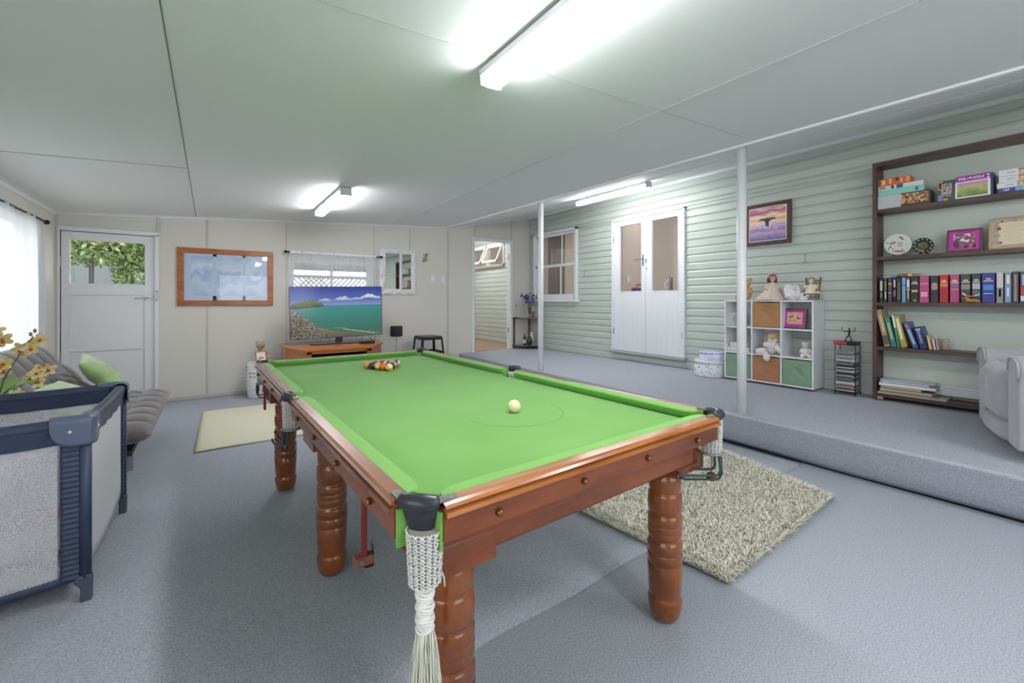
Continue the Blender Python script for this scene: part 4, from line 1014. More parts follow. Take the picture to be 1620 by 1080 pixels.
# ------------------------------------------------------------------ whale tail picture
M_wal = wood('dark_walnut', '#5a4138', '#43302a', grain=(6, 1.2, 6), sc=3, rough=.45, coat=.1)
M_walz = wood('dark_walnut_upright', '#5a4138', '#43302a', grain=(6, 6, 1.2), sc=3, rough=.45, coat=.1)
def wallpic(name, y0, y1, z0, z1, x, lb, cat, w, mf, lean=0, rz=0, group=None):
    """empty whose local frame is: x to the right as seen, z up, y into the wall"""
    r = E(name, (x, (y0 + y1) / 2, z0), lb, cat, group, rot=(lean, 0, -PI / 2 + rz)); W = (y1 - y0) / 2; H_ = z1 - z0
    frame(r, 'frame_moulding', -W, W, 0, H_, w, -.012, .012, mf, bevel=.003)
    return r, W, H_
wp, W_, H_ = wallpic('framed_painting', 2.0, 2.481, 1.838, 2.303, 5.035, 'dark-framed painting of a whale tail above a violet sea at sunset', 'painting', .042, M_walz, lean=-.02)
bx('painting_liner', (-W_ + .04, -.004, .04, W_ - .04, .004, H_ - .04), mat('white_liner', '#efe9e4', .6), wp)
Msun = picmat('painted_sunset', [(0, '#c7a2d2'), (.22, '#f3dcc8'), (.38, '#f0b07a'), (.5, '#f6e6d4'), (.62, '#e59a72'), (.75, '#b04a9c'), (.88, '#f2cfae'), (1, '#9c5a9e')], z0=.2, z1=.43, noise=(3, .55), scale3=(2, 1, 7), rough=.5)
Mse = picmat('painted_sea', [(0, '#6d5c9e'), (.4, '#a996c8'), (.6, '#d3a7b4'), (.8, '#8a7fba'), (1, '#cdbfdc')], z0=.05, z1=.2, noise=(8, .9), scale3=(2, 1, 9), rough=.5)
b = MB(); b.mi = 0; b.box(-W_ + .052, -.0055, .205, W_ - .052, -.003, H_ - .052); b.mi = 1; b.box(-W_ + .052, -.0055, .052, W_ - .052, -.003, .205); b.obj('canvas', [Msun, Mse], wp)
Mtail = mat('painted_tail', '#39434f', .5)
T_ = [(-.095, .275), (-.075, .292), (-.045, .296), (-.012, .292), (0, .302), (.012, .292), (.045, .296), (.075, .292), (.095, .275), (.055, .278), (.03, .268), (.018, .250), (.017, .21), (.019, .195), (-.017, .195), (-.015, .21), (-.018, .250), (-.03, .268), (-.055, .278)]
b = MB(); b.prism([(x, -.0056, z) for x, z in T_], (0, -.0006, 0)); b.obj('painted_tail', Mtail, wp)
b = MB()
for k, x in enumerate((-.03, -.012, .004, .02, .034)): b.prism([(x - .005, -.0063, .188 - .004 * k), (x + .006, -.0063, .186), (x + .002, -.0063, .222 - .005 * (k % 2))], (0, -.0004, 0))
b.obj('painted_splash', mat('painted_white', '#e7e6f0', .6), wp)

# ------------------------------------------------------------------ bookcase
bc = E('bookcase', (4.95, .52, .345), 'tall dark timber bookcase open to the pale green wall at the right', 'bookcase')
X0, X1 = -.10, .09
for y in (.736, -.736):
    bx('side_panel', (X0, y - .015, 0, X1, y + .015, 2.095), M_walz, bc, bevel=.002)
bx('top_board', (X0 - .005, -.751, 2.065, X1, .751, 2.10), M_wal, bc, bevel=.002)
SH = (2.03, 1.61, 1.205, .813, .402)
for z in SH:
    bx('shelf', (X0 + .004, -.721, z - .345 - .032, X1, .721, z - .345), M_wal, bc, bevel=.0015)
bx('chock', (X0 + .01, .68, 0, X0 + .05, .72, .024), wood('pale_pine', '#c8a070', '#b58c5c', sc=3), bc)

def mi_title(col_): return mat('lettering_' + col_.strip('#'), col_, .5)
def book(y, z, w_, d_, h_, col_, lb, title=None, tc='#e8dfc0', bars=(), tilt=0, x=None, group='paperbacks standing on the third shelf', flat=False, rz=0, author=None):
    """upright book; spine faces the room (-x). y = centre, z = shelf height"""
    x = 4.865 if x is None else x
    m = mat('cover_' + col_.strip('#'), col_, .4, coat=.15)
    b = MB(); t = .0012
    b.box(0, -w_ / 2, 0, t * 1.5, w_ / 2, h_); b.box(0, -w_ / 2, 0, d_, -w_ / 2 + t, h_); b.box(0, w_ / 2 - t, 0, d_, w_ / 2, h_)
    o = b.obj('book', m)
    o.location = (x, y, z + .001); o.rotation_euler = (tilt, 0, rz) if not flat else (PI / 2 * 1, 0, rz)
    T(o, lb, 'book', group)
    bx('page_block', (t * 1.5, -w_ / 2 + t, .002, d_ - .003, w_ / 2 - t, h_ - .002), mat('page_paper', '#d9cfb6', .9), o)
    for (f0, f1, wf, c) in bars:
        bx('spine_band', (-.0006, -w_ / 2 * wf, h_ * f0, .0005, w_ / 2 * wf, h_ * f1), mat('band_' + c.strip('#'), c, .5), o)
    if title:
        s_ = min(w_ * .75, h_ * .9 / max(1, len(title)) * 1.6)
        M_ = Matrix.Translation((-.0012, 0, h_ * .6)) @ Matrix(((0, 0, -1, 0), (0, -1, 0, 0), (-1, 0, 0, 0), (0, 0, 0, 1))).to_4x4()
        M_ = Matrix.Translation((-.0012, 0, h_ * .55)) @ Matrix(((0, 0, -1, 0), (0, 1, 0, 0), (1, 0, 0, 0), (0, 0, 0, 1)))
        # text reads down the spine, facing -x:  local x -> -z, local y -> -y(world), normal -> -x
        M_ = Matrix.Translation((-.0012, 0, h_ * .55)) @ Matrix(((0, 0, -1, 0), (0, -1, 0, 0), (-1, 0, 0, 0), (0, 0, 0, 1)))
        text('spine_title', title, s_, mi_title(tc), o, M_)
    return o
Z3 = 1.205
G = '#d8c98e'
third = [  # y0, y1, h, colour, label, title, title colour, bands
    (1.225, 1.200, .205, '#2f3033', 'black paperback with pale upright lettering, leftmost on the third shelf', None, '', [(.5, .93, .7, '#cfc9b0'), (.2, .42, .4, '#9b9b98')]),
    (1.196, 1.171, .207, '#26332b', 'black paperback with green lettering, second from the left on the third shelf', None, '', [(.52, .92, .6, '#5f8f4a'), (.14, .46, .35, '#d5d6d2')]),
    (1.167, 1.137, .208, '#3a3a3f', 'dark grey paperback with red lettering and a silver band, third shelf', None, '', [(.75, .82, .9, '#aeb2b2'), (.46, .74, .5, '#a03b3e'), (.83, .95, .6, '#8f3438'), (.35, .42, .8, '#88a39a'), (.15, .3, .6, '#8f3c42')]),
    (1.133, 1.112, .208, '#23242a', 'thin black paperback with white and blue lettering, third shelf', None, '', [(.64, .95, .7, '#c3c6c6'), (.25, .5, .8, '#7384a8')]),
    (1.109, 1.078, .209, '#2d322a', 'black paperback titled in tall yellow-green letters, third shelf', 'COLLECTOR', '#a8b06a', [(.12, .22, .6, '#7a6f72')]),
    (1.075, 1.048, .214, '#7ba2d6', 'pale blue paperback with a dark stripe, third shelf', None, '', [(.66, .69, 1, '#1d2836')]),
    (1.046, 1.021, .212, '#4a4a60', 'slim violet-grey paperback with white and yellow lettering, third shelf', None, '', [(.6, .93, .8, '#d9dae4'), (.5, .55, .8, '#e8e8ee'), (.14, .47, .4, '#c8b85a')]),
    (1.018, .966, .219, '#2b2c2f', 'wide matt black book with small gold bands and no picture, third shelf', None, '', [(.77, .81, .55, G), (.71, .75, .85, G), (.4, .48, .75, '#cdbb6c'), (.05, .1, .3, G)]),
    (.963, .903, .224, '#c24b82', 'leftmost of the two pink thrillers on the third shelf, with a white title', None, '', [(.68, .72, .8, '#d9b58a'), (.3, .38, .65, '#e6b7cc'), (.22, .28, .7, '#e6b7cc')]),
    (.896, .846, .222, '#2a2f3a', 'black glossy thriller with a small face picture, between pink and red books', None, '', [(.69, .72, .5, G), (.65, .675, .8, '#d9cfae'), (.5, .63, .75, '#b08f82'), (.47, .49, .6, '#d0d2d6')]),
    (.841, .790, .226, '#d0272b', 'bright red thriller with gold bands on the third shelf', None, '', [(.77, .81, .5, '#e8c68a'), (.71, .75, .8, '#e8c68a'), (.58, .66, .9, '#d58a6c'), (.05, .5, .7, '#9e3034')]),
    (.782, .727, .226, '#b24a7c', 'right one of the two pink thrillers on the third shelf, beside the red one', None, '', [(.76, .80, .5, '#e8dcb8'), (.70, .73, .85, '#e8dcb8'), (.52, .68, .8, '#8a6a80'), (.46, .48, .8, '#e6c2d2')]),
    (.722, .666, .226, '#3c4442', 'left one of the two dark grey thrillers behind the wooden bird ornament', None, '', [(.76, .80, .5, '#e2dfb4'), (.70, .73, .85, '#e2dfb4'), (.46, .64, .9, '#8e8a80')]),
    (.661, .612, .227, '#383b3e', 'right one of the two dark grey thrillers, with a pale square picture on its spine', None, '', [(.76, .80, .5, '#e2dfb4'), (.70, .73, .85, '#e2dfb4'), (.46, .66, .85, '#b4bcc6'), (.2, .42, .8, '#6a6c74')]),
    (.608, .538, .228, '#2b3690', 'wide royal blue thriller with a glowing picture on the third shelf', None, '', [(.78, .82, .4, '#e8c9b0'), (.71, .75, .75, '#e6b99a'), (.42, .6, .75, '#3f8fd0'), (.29, .31, .7, '#dfe2f2')]),
    (.533, .496, .226, '#cfc9c2', 'cream and grey novel, right of the royal blue thriller', None, '', [(.02, .5, .95, '#8d8a8c'), (.2, .45, .3, '#d8d8d8')]),
    (.492, .457, .226, '#7b9ac4', 'light blue novel with a cream title near the picture edge', None, '', [(.62, .92, .45, '#efe3b4'), (.2, .5, .3, '#d8e2ee')]),
    (.455, .421, .232, '#3d3f44', 'dark novel with a tall brown streak, second last book visible on the third shelf', None, '', [(.05, .9, .35, '#a58c74')]),
    (.417, .370, .230, '#3e4462', 'novel with red and white blocks on its spine, rightmost on the third shelf', None, '', [(.05, .22, .9, '#cfe0e4'), (.25, .5, .9, '#c8403e'), (.55, .9, .6, '#aeb8c4')])]
for (a, c_, h_, cl_, lb_, ti_, tcl_, bars_) in third:
    book((a + c_) / 2, Z3, abs(a - c_) - .002, .125, h_ - .002, cl_, lb_, ti_, tcl_ or '#ffffff', bars_)
# further books beyond the picture edge (seen in the wall mirror)
yy = .36; rr = random.Random(11)
for k, (cl_, nm_) in enumerate((('#c8c4ba', 'pale'), ('#7a2f3a', 'maroon'), ('#d8d4c8', 'cream'), ('#2f5a52', 'dark green'), ('#c9b06a', 'mustard'), ('#3b3c44', 'charcoal'), ('#b9506a', 'rose'))):
    w_ = .045 + .01 * (k % 3); book(yy - w_ / 2, Z3, w_ - .002, .13, .2 + .01 * (k % 3), cl_, nm_ + ' book on the third shelf beyond the picture edge, glimpsed only in the mirror'); yy -= w_ + .001
# two books lying on top of the short ones
def flatbook(y0, y1, z, t, d_, col_, lb, x=4.865, bars=(), rx=0, group=None, pages='#d9cfb6', dx=0, rz=0):
    """book lying flat, its spine towards the room; spans y0..y1"""
    m = mat('cover_' + col_.strip('#'), col_, .45, coat=.1); L_ = abs(y1 - y0); b = MB(); q = .0012
    b.box(0, -L_ / 2, 0, q * 1.5, L_ / 2, t); b.box(0, -L_ / 2, 0, d_, L_ / 2, q); b.box(0, -L_ / 2, t - q, d_, L_ / 2, t)
    o = b.obj('book', m); o.location = (x + dx, (y0 + y1) / 2, z + .0008); o.rotation_euler = (rx, 0, rz); T(o, lb, 'book', group)
    bx('page_block', (q * 1.5, -L_ / 2 + .002, q, d_ - .003, L_ / 2 - .002, t - q), mat('pages_' + pages.strip('#'), pages, .9), o)
    for (f0, f1, hf0, hf1, c) in bars:
        bx('spine_band', (-.0006, L_ / 2 - L_ * f1, t * hf0, .0005, L_ / 2 - L_ * f0, t * hf1), mat('band_' + c.strip('#'), c, .5), o)
    return o
flatbook(1.215, 1.098, 1.4205, .019, .12, '#26292c', 'left of the two paperbacks lying on top of the row on the third shelf', bars=[(.15, .6, .2, .7, '#d4d6d8'), (.62, .9, .1, .9, '#5a9ac0')], group='paperbacks lying across the row')
flatbook(1.094, .972, 1.4245, .025, .12, '#3a3230', 'right one of the paperbacks lying on the row, with orange letters and yellow sticker', bars=[(.02, .46, .3, .75, '#b0583a'), (.48, .7, .15, .95, '#e0cc3a'), (.72, 1, .05, .95, '#8f8258')], group='paperbacks lying across the row', rx=-.02)
# wooden bird on a skull-like piece
bo = E('bird_ornament', (4.83 + .012, .665, Z3 + .001), 'small carved bird with spread wings on a hollow wooden piece in front of the books', 'ornament')
M_drift = wood('driftwood', '#b8925c', '#8f6a40', sc=8, rough=.6, coat=0)
fused('wood_piece', [((0, .022, .021), (.018, .025, .021)), ((0, -.012, .015), (.014, .034, .013)), ((0, -.04, .008), (.010, .018, .008))], M_drift, bo, vox=.003)
MB().ell((-.012, .028, .021), (.008, .012, .011), 12, 8).obj('hollow', mat('dark_hollow', '#5a3f28', .8), bo)
fused('bird_body', [((0, .0, .048), (.008, .032, .007)), ((0, .026, .054), (.006, .010, .006)), ((0, -.03, .047), (.005, .03, .003), Matrix.Rotation(-.2, 3, 'X'))], mat('bird_red', '#c96a50', .5), bo, vox=.0025)
b = MB(); b.prism([(-.002, .01, .05), (-.004, .042, .078), (-.004, .048, .082), (-.002, .038, .06), (0, .022, .048)], (.003, 0, 0)); b.obj('wing', mat('bird_white', '#e2dedc', .5), bo)
b = MB(); b.prism([(0, -.01, .05), (.012, -.05, .068), (.012, -.052, .064), (0, -.02, .045)], (.003, 0, 0)); b.obj('wing', mat('bird_white', '#e2dedc', .5), bo)

# ---- fourth shelf: leaning books
Z4 = .813
def lean(yb, yt, zt, w_, d_, col_, lb, **k):
    """book leaning to the left: bottom centre at yb, top centre at yt"""
    a = math.atan2(yt - yb, zt - Z4); h_ = math.hypot(yt - yb, zt - Z4)
    o = book(yb, Z4, w_, d_, h_, col_, lb, tilt=-a, group='books leaning on the fourth shelf', **k)
    o.location.z = Z4 + .001 + abs(math.sin(a)) * w_ / 2; return o
lean(1.170, 1.232, 1.135, .040, .16, '#b09468', 'tallest leaning book, tan spine with small white lettering, fourth shelf', bars=[(.05, .3, .9, '#6a5a52'), (.4, .85, .25, '#d8ccb0')])
lean(1.124, 1.176, 1.072, .036, .14, '#2c7f86', 'teal book with gold spine lettering, second of the leaning books', bars=[(.25, .8, .45, '#b9b878'), (.85, .97, .9, '#3f8a58')])
lean(1.094, 1.136, 1.095, .015, .15, '#4f9b58', 'thin green and white book between the teal and the olive book', bars=[(.6, .98, .9, '#dfe3d8')])
lean(1.058, 1.112, 1.088, .042, .17, '#a59a56', 'thick olive-gold book in the middle of the leaning row', bars=[(.25, .9, .4, '#e4deb8')])
lean(.984, 1.052, 1.032, .034, .15, '#3a5a96', 'blue book with a pink spot near the top of its spine', bars=[(.76, .9, .7, '#c05a90'), (.15, .72, .5, '#a8b4cc')])
lean(.932, .978, .992, .046, .15, '#26366e', 'thick navy dictionary at the right of the leaning row', title='Dictionary', tc='#d5dae6', bars=[(.84, .92, .7, '#aab3c8')])
lean(.893, .912, .930, .020, .10, '#c9a880', 'small tan book leaning at the end of the row, left of the tiny white one', bars=[(.2, .8, .3, '#e0c9a8')])
lean(.868, .880, .897, .013, .08, '#e2e2e0', 'tiny white booklet at the end of the leaning row')
lean(.850, .860, .905, .014, .09, '#b8988c', 'small pinkish brown booklet leaning next to the wooden cup')
cp = MB(); cp.lathe([(0, 0), (.020, 0), (.022, .03), (.021, .06), (.024, .09), (.022, .093), (.018, .088), (.018, .012), (0, .012)], n=22)
o = cp.obj('wooden_cup', mat('banded_bark', '#b8a898', .7, mix=('#8f7a70', 40), scale3=(1, 1, 4))); o.location = (4.90, .812, Z4 + .001); T(o, 'small round bark cup standing at the right end of the leaning books', 'cup')
lf = MB(); lf.surf(lambda u, v: Vector((.012 * math.sin(PI * u) * (2 * v - 1), -.03 + .06 * u, .004 + .004 * math.sin(PI * u) - .006 * (2 * v - 1) ** 2)), 12, 6)
o = lf.obj('leaf_ornament', mat('leaf_enamel', '#4a6e58', .4), solid=.002); o.location = (4.88, .745, Z4 + .006); T(o, 'small dark green leaf-shaped ornament lying right of the bark cup', 'ornament')

# ---- bottom shelf: stack of large flat books
Z5 = .402; z = Z5
for k, (y0, y1, t, col_, lb_, d_, dx_, pg) in enumerate([
    (1.235, .80, .010, '#c9c9c4', 'large thin pale magazine at the very bottom of the stack, sticking out furthest', .21, -.022, '#e4e4e0'),
    (1.225, .86, .010, '#a39c88', 'thin olive-grey magazine, second from the bottom of the stack', .20, -.018, '#dcdad2'),
    (1.22, .885, .024, '#b7a98c', 'tan-edged book in the middle of the stack, under the cream one', .17, -.01, '#d2c7ae'),
    (1.215, .95, .020, '#c8b48c', 'shorter cream book in the middle of the stack on the bottom shelf', .16, 0, '#dccfae'),
    (1.225, .86, .027, '#dfe2e6', 'thick white book near the top of the stack on the bottom shelf', .17, -.012, '#e9e9e7'),
    (1.22, .90, .016, '#c9d3e6', 'thin white book with a blue end, second from the top of the stack', .16, -.004, '#e6e6e6'),
    (1.22, .87, .010, '#cfcfca', 'thin grey-white magazine on top of the stack on the bottom shelf', .18, -.008, '#dedede')]):
    flatbook(y0, y1, z, t, d_, col_, lb_, bars=[(.0, .06, .2, .8, '#7f9fd0')] if k == 5 else (), group='flat books stacked on the bottom shelf', pages=pg, dx=dx_); z += t + .0012

# ---- second shelf: plates and framed pictures
Z2_ = 1.61
def plate(y, z, r, lb, kind):
    rt = E('display_plate', (4.955, y, z + .002), lb, 'plate', rot=(0, -.22, 0))
    M_por = mat('porcelain', '#e6e6e0', .2, coat=.5); M_pbk = mat('black_porcelain', '#23282a', .25, coat=.5)
    b = MB()
    pr = [(0, -.004), (r * .55, -.006), (r * .7, -.004), (r * .98, .008), (r, .011), (r * .98, .012), (r * .68, .001), (r * .5, -.001), (0, 0)]
    Mx = Matrix.Translation((0, 0, r + .012)) @ Matrix.Rotation(-PI / 2, 4, 'Y')
    n = 40
    rows = [[b.v(Mx @ Vector((q[0] * math.cos(2 * PI * k / n), q[0] * math.sin(2 * PI * k / n), q[1]))) for k in range(n)] for q in pr]
    for A, B in zip(rows, rows[1:]):
        for k in range(n): b.f([A[k], A[(k + 1) % n], B[(k + 1) % n], B[k]], True)
    b.obj('plate_body', M_por if kind == 'w' else M_pbk, rt)
    rr = random.Random(9)
    def spot(b, py, pz, s_, n_=6):
        cc = Vector((-.0135 if math.hypot(py, pz) > r * .65 else -.003, py, pz + r + .012)); pts = [cc + Vector((-.0005, s_ * math.cos(2 * PI * i / n_) * (1 if i % 2 else .6), s_ * math.sin(2 * PI * i / n_) * (1 if i % 2 else .6))) for i in range(n_)]
        b.f([b.v(p) for p in pts])
    if kind == 'w':
        b = MB()
        for (py, pz) in ((.045, .01), (.052, -.02), (.03, .015), (-.02, -.062), (0, -.06), (.015, -.058), (-.03, .055)): spot(b, py, pz, .011, 10)
        b.obj('flower_print', mat('rose_print', '#b06a78', .4), rt, recalc=False)
        b = MB()
        for (py, pz) in ((.065, .02), (.06, -.035), (.035, -.035), (.02, .02), (-.03, -.05), (-.04, -.066), (.03, -.055), (-.02, .065), (-.035, .042)): spot(b, py, pz, .007, 8)
        b.obj('leaf_print', mat('leaf_print', '#3f4c44', .4), rt, recalc=False)
        b = MB(); b.box(-.0045, -.03, r - .008, -.0035, .0, r + .03); b.obj('verse_print', mat('verse_grey', '#bdbfbc', .5), rt)
    else:
        b = MB()
        for k in range(12): a = 2 * PI * k / 12; spot(b, .82 * r * math.cos(a), .82 * r * math.sin(a), .008, 10)
        b.obj('gold_print', mat('gold_print', '#c8c9a0', .3, metal=.4), rt, recalc=False)
        b = MB(); b.f([b.v(-.004, r * .5 * math.cos(2 * PI * k / 24), r + .012 + r * .5 * math.sin(2 * PI * k / 24)) for k in range(24)]); b.obj('medallion', mat('medallion', '#8f8c5c', .4, metal=.3, mix=('#4a4c34', 70)), rt, recalc=False)
    b = MB()
    for s_ in (-.03, .03): b.tube([(-.03, s_ * r / .09, .022), (-.028, s_ * r / .09, .006), (.0, s_ * r / .09, .003), (.03, s_ * r / .09, .003)], .003, 6); b.tube([(.02, s_ * r / .09, .003), (.012, s_ * r / .09, .07)], .003, 6)
    b.tube([(.0, -.03 * r / .09, .003), (.0, .03 * r / .09, .003)], .003, 6)
    b.obj('plate_stand', M_black, rt)
plate(1.115, Z2_, .093, 'white oval-looking plate with rose sprays on a stand, left on the second shelf', 'w')
plate(.952, Z2_, .066, 'small black plate with a ring of gold spots, right of the rose plate', 'k')
M_fr1 = wood('brown_frame', '#6a4a36', '#523727', sc=4)
pf, W_, H_ = wallpic('framed_picture', .612, .812, Z2_ + .002, Z2_ + .187, 4.93, 'magenta-mounted butterfly and flower picture on the second shelf', 'picture', .014, M_fr1, lean=-.16)
bx('mount', (-W_ + .012, -.004, .012, W_ - .012, .006, H_ - .012), mat('magenta_mount', '#c83cb0', .6), pf)
bx('print', (-W_ + .04, -.0055, .030, W_ - .035, -.003, H_ - .04), picmat('flower_print_mix', [(0, '#2c2a48'), (.3, '#b05a6a'), (.42, '#3f6f9c'), (.5, '#d88a5a'), (.62, '#2f3050'), (.72, '#e8e4ee'), (1, '#f0eef4')], z0=0, z1=.19, noise=(38, .75), kind='voronoi'), pf)
b = MB(); Mb = mat('butterfly_red', '#8a4a50', .6)
for (cx, cz_, s_) in ((.028, .125, .02), (-.03, .137, .012)):
    for sg in (-1, 1): b.prism([(cx, -.006, cz_), (cx + sg * s_, -.006, cz_ + s_ * .7), (cx + sg * s_ * .9, -.006, cz_ + s_ * .1), (cx + sg * s_ * .6, -.006, cz_ - s_ * .4)], (0, -.0004, 0))
b.obj('butterfly_print', Mb, pf)
b = MB(); b.tube([(-.04, -.0055, .158), (-.02, -.0055, .164), (.01, -.0055, .158), (.045, -.0055, .163)], .0015, 5); b.obj('title_line', mat('dark_ink', '#2d1c38', .6), pf)
pf, W_, H_ = wallpic('framed_verse', .335, .580, Z2_ + .002, Z2_ + .248, 4.93, 'framed parchment verse bordered with red roses, right end of the second shelf', 'framed print', .012, wood('gold_edge', '#c2ab72', '#a8905a', sc=6, rough=.3), lean=-.14)
bx('mount', (-W_ + .010, -.004, .010, W_ - .010, .006, H_ - .010), mat('taupe_rose_mount', '#a8938c', .6, mix=('#c9b8a6', 30)), pf)
b = MB(); ff = [(-W_ + .055 + .008 * math.sin(i * 1.9), .035 + i * (H_ - .075) / 10) for i in range(11)] + [(W_ - .035 + .006 * math.sin(i * 2.3), H_ - .04 - i * (H_ - .075) / 10) for i in range(11)]
b.prism([(x_, -.0042, z_) for x_, z_ in ff], (0, -.001, 0)); b.obj('parchment', mat('parchment', '#ded5b4', .7), pf)
b = MB()
for k in range(12): wv = .045 + .012 * math.sin(k * 2.1); b.box(-wv + .01, -.0058, .055 + k * .0125, wv + .01, -.0052, .057 + k * .0125)
b.obj('verse_lines', mat('verse_ink', '#b5ab90', .8), pf)
b = MB()
for (cx, cz_, s_) in ((-.07, .16, .014), (.075, .215, .016), (-.06, .05, .010), (.07, .12, .008), (-.055, .215, .009)):
    b.f([b.v(cx + s_ * math.cos(i * .63) * (1 if i % 2 else .8), -.0062, cz_ + s_ * math.sin(i * .63) * (1 if i % 2 else .8)) for i in range(10)])
b.obj('rose_print', mat('red_rose', '#a8343a', .6), pf, recalc=False)

# ---- top shelf: puzzle boxes
Z1_ = 2.03
def carton(y0, y1, z0, z1, d_, x, col_, lb, patches=(), group='jigsaw puzzle boxes on the top shelf', rz=0, lidline=True, words=()):
    L_ = abs(y1 - y0); h_ = z1 - z0; o = MB().box(0, -L_ / 2, 0, d_, L_ / 2, h_).obj('puzzle_box', mat('carton_' + col_.strip('#'), col_, .4, coat=.1), bevel=.001)
    o.location = (x, (y0 + y1) / 2, z0 + .001); o.rotation_euler = (0, 0, rz); T(o, lb, 'puzzle box', group)
    for i, (f0, f1, g0, g1, m) in enumerate(patches):   # f from the left as seen, g from the bottom
        m = mat('patch_' + m.strip('#'), m, .5) if isinstance(m, str) else m
        bx('printed_panel', (-.0008 - .0001 * i, L_ / 2 - L_ * f1, h_ * g0, .0006, L_ / 2 - L_ * f0, h_ * g1), m, o)
    for (s_, sz, f, g, c) in words: text('lettering', s_, sz, mi_title(c), o, face_left(-.0020, L_ / 2 - L_ * f, h_ * g), bold=.0004)
    return o
Mfood = picmat('print_spices', [(0, '#5a4a36'), (.3, '#c8743c'), (.5, '#e8d2ac'), (.65, '#a8502c'), (.8, '#40402c'), (1, '#d8b878')], z0=-1, z1=1, noise=(70, 1.2), kind='voronoi')
Mcar = picmat('print_cottage', [(0, '#5a7a3c'), (.3, '#8fa85c'), (.5, '#c8b878'), (.62, '#b88ac0'), (.8, '#d8b090'), (1, '#a8c878')], z0=0, z1=.17, noise=(30, .7), kind='noise')
Mset = picmat('print_tea', [(0, '#e4dccc'), (.4, '#c89c50'), (.55, '#4a5a3c'), (.7, '#efe6d6'), (1, '#b06a40')], z0=-1, z1=1, noise=(60, 1.1), kind='voronoi')
carton(1.236, .896, Z1_, 2.142, .15, 4.865, '#3b3a30', 'wide dark puzzle box with a spice picture, bottom of the left stack', [(0, .46, .0, 1, '#c3c6c4'), (.46, .97, .18, .92, Mfood)])
carton(1.236, .934, 2.1435, 2.193, .14, 4.868, '#8fd0c0', 'mint green puzzle box, second from the bottom of the left stack', [(.82, .88, .2, .8, '#3f78a8')])
carton(1.236, .938, 2.1945, 2.232, .14, 4.872, '#dcdcd6', 'white puzzle box marked 500, under the orange one', [(.42, .56, .1, .95, '#2f5f8a'), (.3, .36, .2, .9, '#30363c')], words=[('500', .03, .10, .5, '#3a3f44')])
carton(1.238, 1.02, 2.2335, 2.292, .13, 4.868, '#e06a2c', 'orange puzzle box on top of the left stack', [(.0, .09, .0, 1, '#7a6a3c'), (.14, .24, .15, .8, '#ecd0b4'), (.36, .43, .2, .9, '#e8c8a4'), (.55, .65, .5, .95, '#4a3a34'), (.7, .78, .15, .8, '#e4b48c'), (.88, .98, .1, .9, '#e8b070')])
carton(.850, .757, Z1_, 2.192, .05, 4.866, '#2f5a4a', 'narrow green puzzle box with an orange corner, left of the purple one', [(.0, .3, .55, .98, '#d8a03c'), (.05, .4, .62, .9, '#26302c'), (.2, .85, .2, .85, mat('dice_print', '#2f7058', .5, mix=('#d8a8b4', 60, .45, .55))), (.0, .3, .0, .3, '#8a84c8'), (.35, .6, .0, .1, '#e0a848')])
carton(.752, .562, Z1_, 2.204, .05, 4.866, '#f0f0f0', 'purple banded 500 puzzle box with a garden picture in the middle of the top shelf', [(0, 1, .74, 1, '#9a3ea0'), (0, .06, 0, .74, '#ececec'), (.06, .93, .06, .70, Mcar), (.93, 1, 0, .74, '#ececec')], words=[('500', .026, .20, .865, '#f6f2f8'), ('PUZZLE', .0235, .615, .865, '#f6f2f8')])
ob = [o for o in COL.objects if o.name.startswith('puzzle_box')][-1]
b = MB(); b.tube([(-.0016, .033 + .010 * math.cos(a), .149 + .006 * math.sin(a)) for a in [2 * PI * i / 14 for i in range(14)]], .0011, 5, closed=True); b.obj('oval_logo', mi_title('#f6f2f8'), ob)
b = MB()
for zz in (.158, .138): b.tube([(-.0014, -.083, zz), (-.0016, -.083, zz)], .0065, 12)
b.obj('round_mark', mi_title('#f6f2f8'), ob)
carton(.56, .548, Z1_, 2.20, .12, 4.867, '#2c2a6a', 'dark blue starry edge of the puzzle box standing behind the purple one', group='jigsaw puzzle boxes on the top shelf')
for k, (z0, z1, y0) in enumerate(((2.031, 2.062, .525), (2.0635, 2.104, .53), (2.1055, 2.15, .521), (2.1515, 2.199, .521))):
    if k == 0: carton(y0, .28, z0, z1, .16, 4.866, '#4a3a9a', 'violet puzzle box marked 100 at the bottom of the right stack', [(.35, .5, .05, .95, '#6ab0e0'), (.5, 1, .05, .95, Mset)], words=[('100', .022, .17, .5, '#e8e8f4')])
    else: carton(y0, .26, z0, z1, .16, 4.866 + (.003 if k > 1 else 0), '#dfdfe0', ('lowest', 'middle', 'uppermost')[k - 1] + ' of the three white puzzle boxes in the right stack on the top shelf', [(.37, 1, .08, .95, Mset), (.16, .31, .42, .58, '#a9a9aa')])
fl = MB(); fl.ell((0, 0, 0), (.03, .05, .012), 14, 8); o = fl.obj('shell_ornament', mat('shell_pink', '#c79c7c', .5)); o.location = (4.93, 1.04, 2.454); T(o, 'small flat shell lying on top of the bookcase', 'ornament')

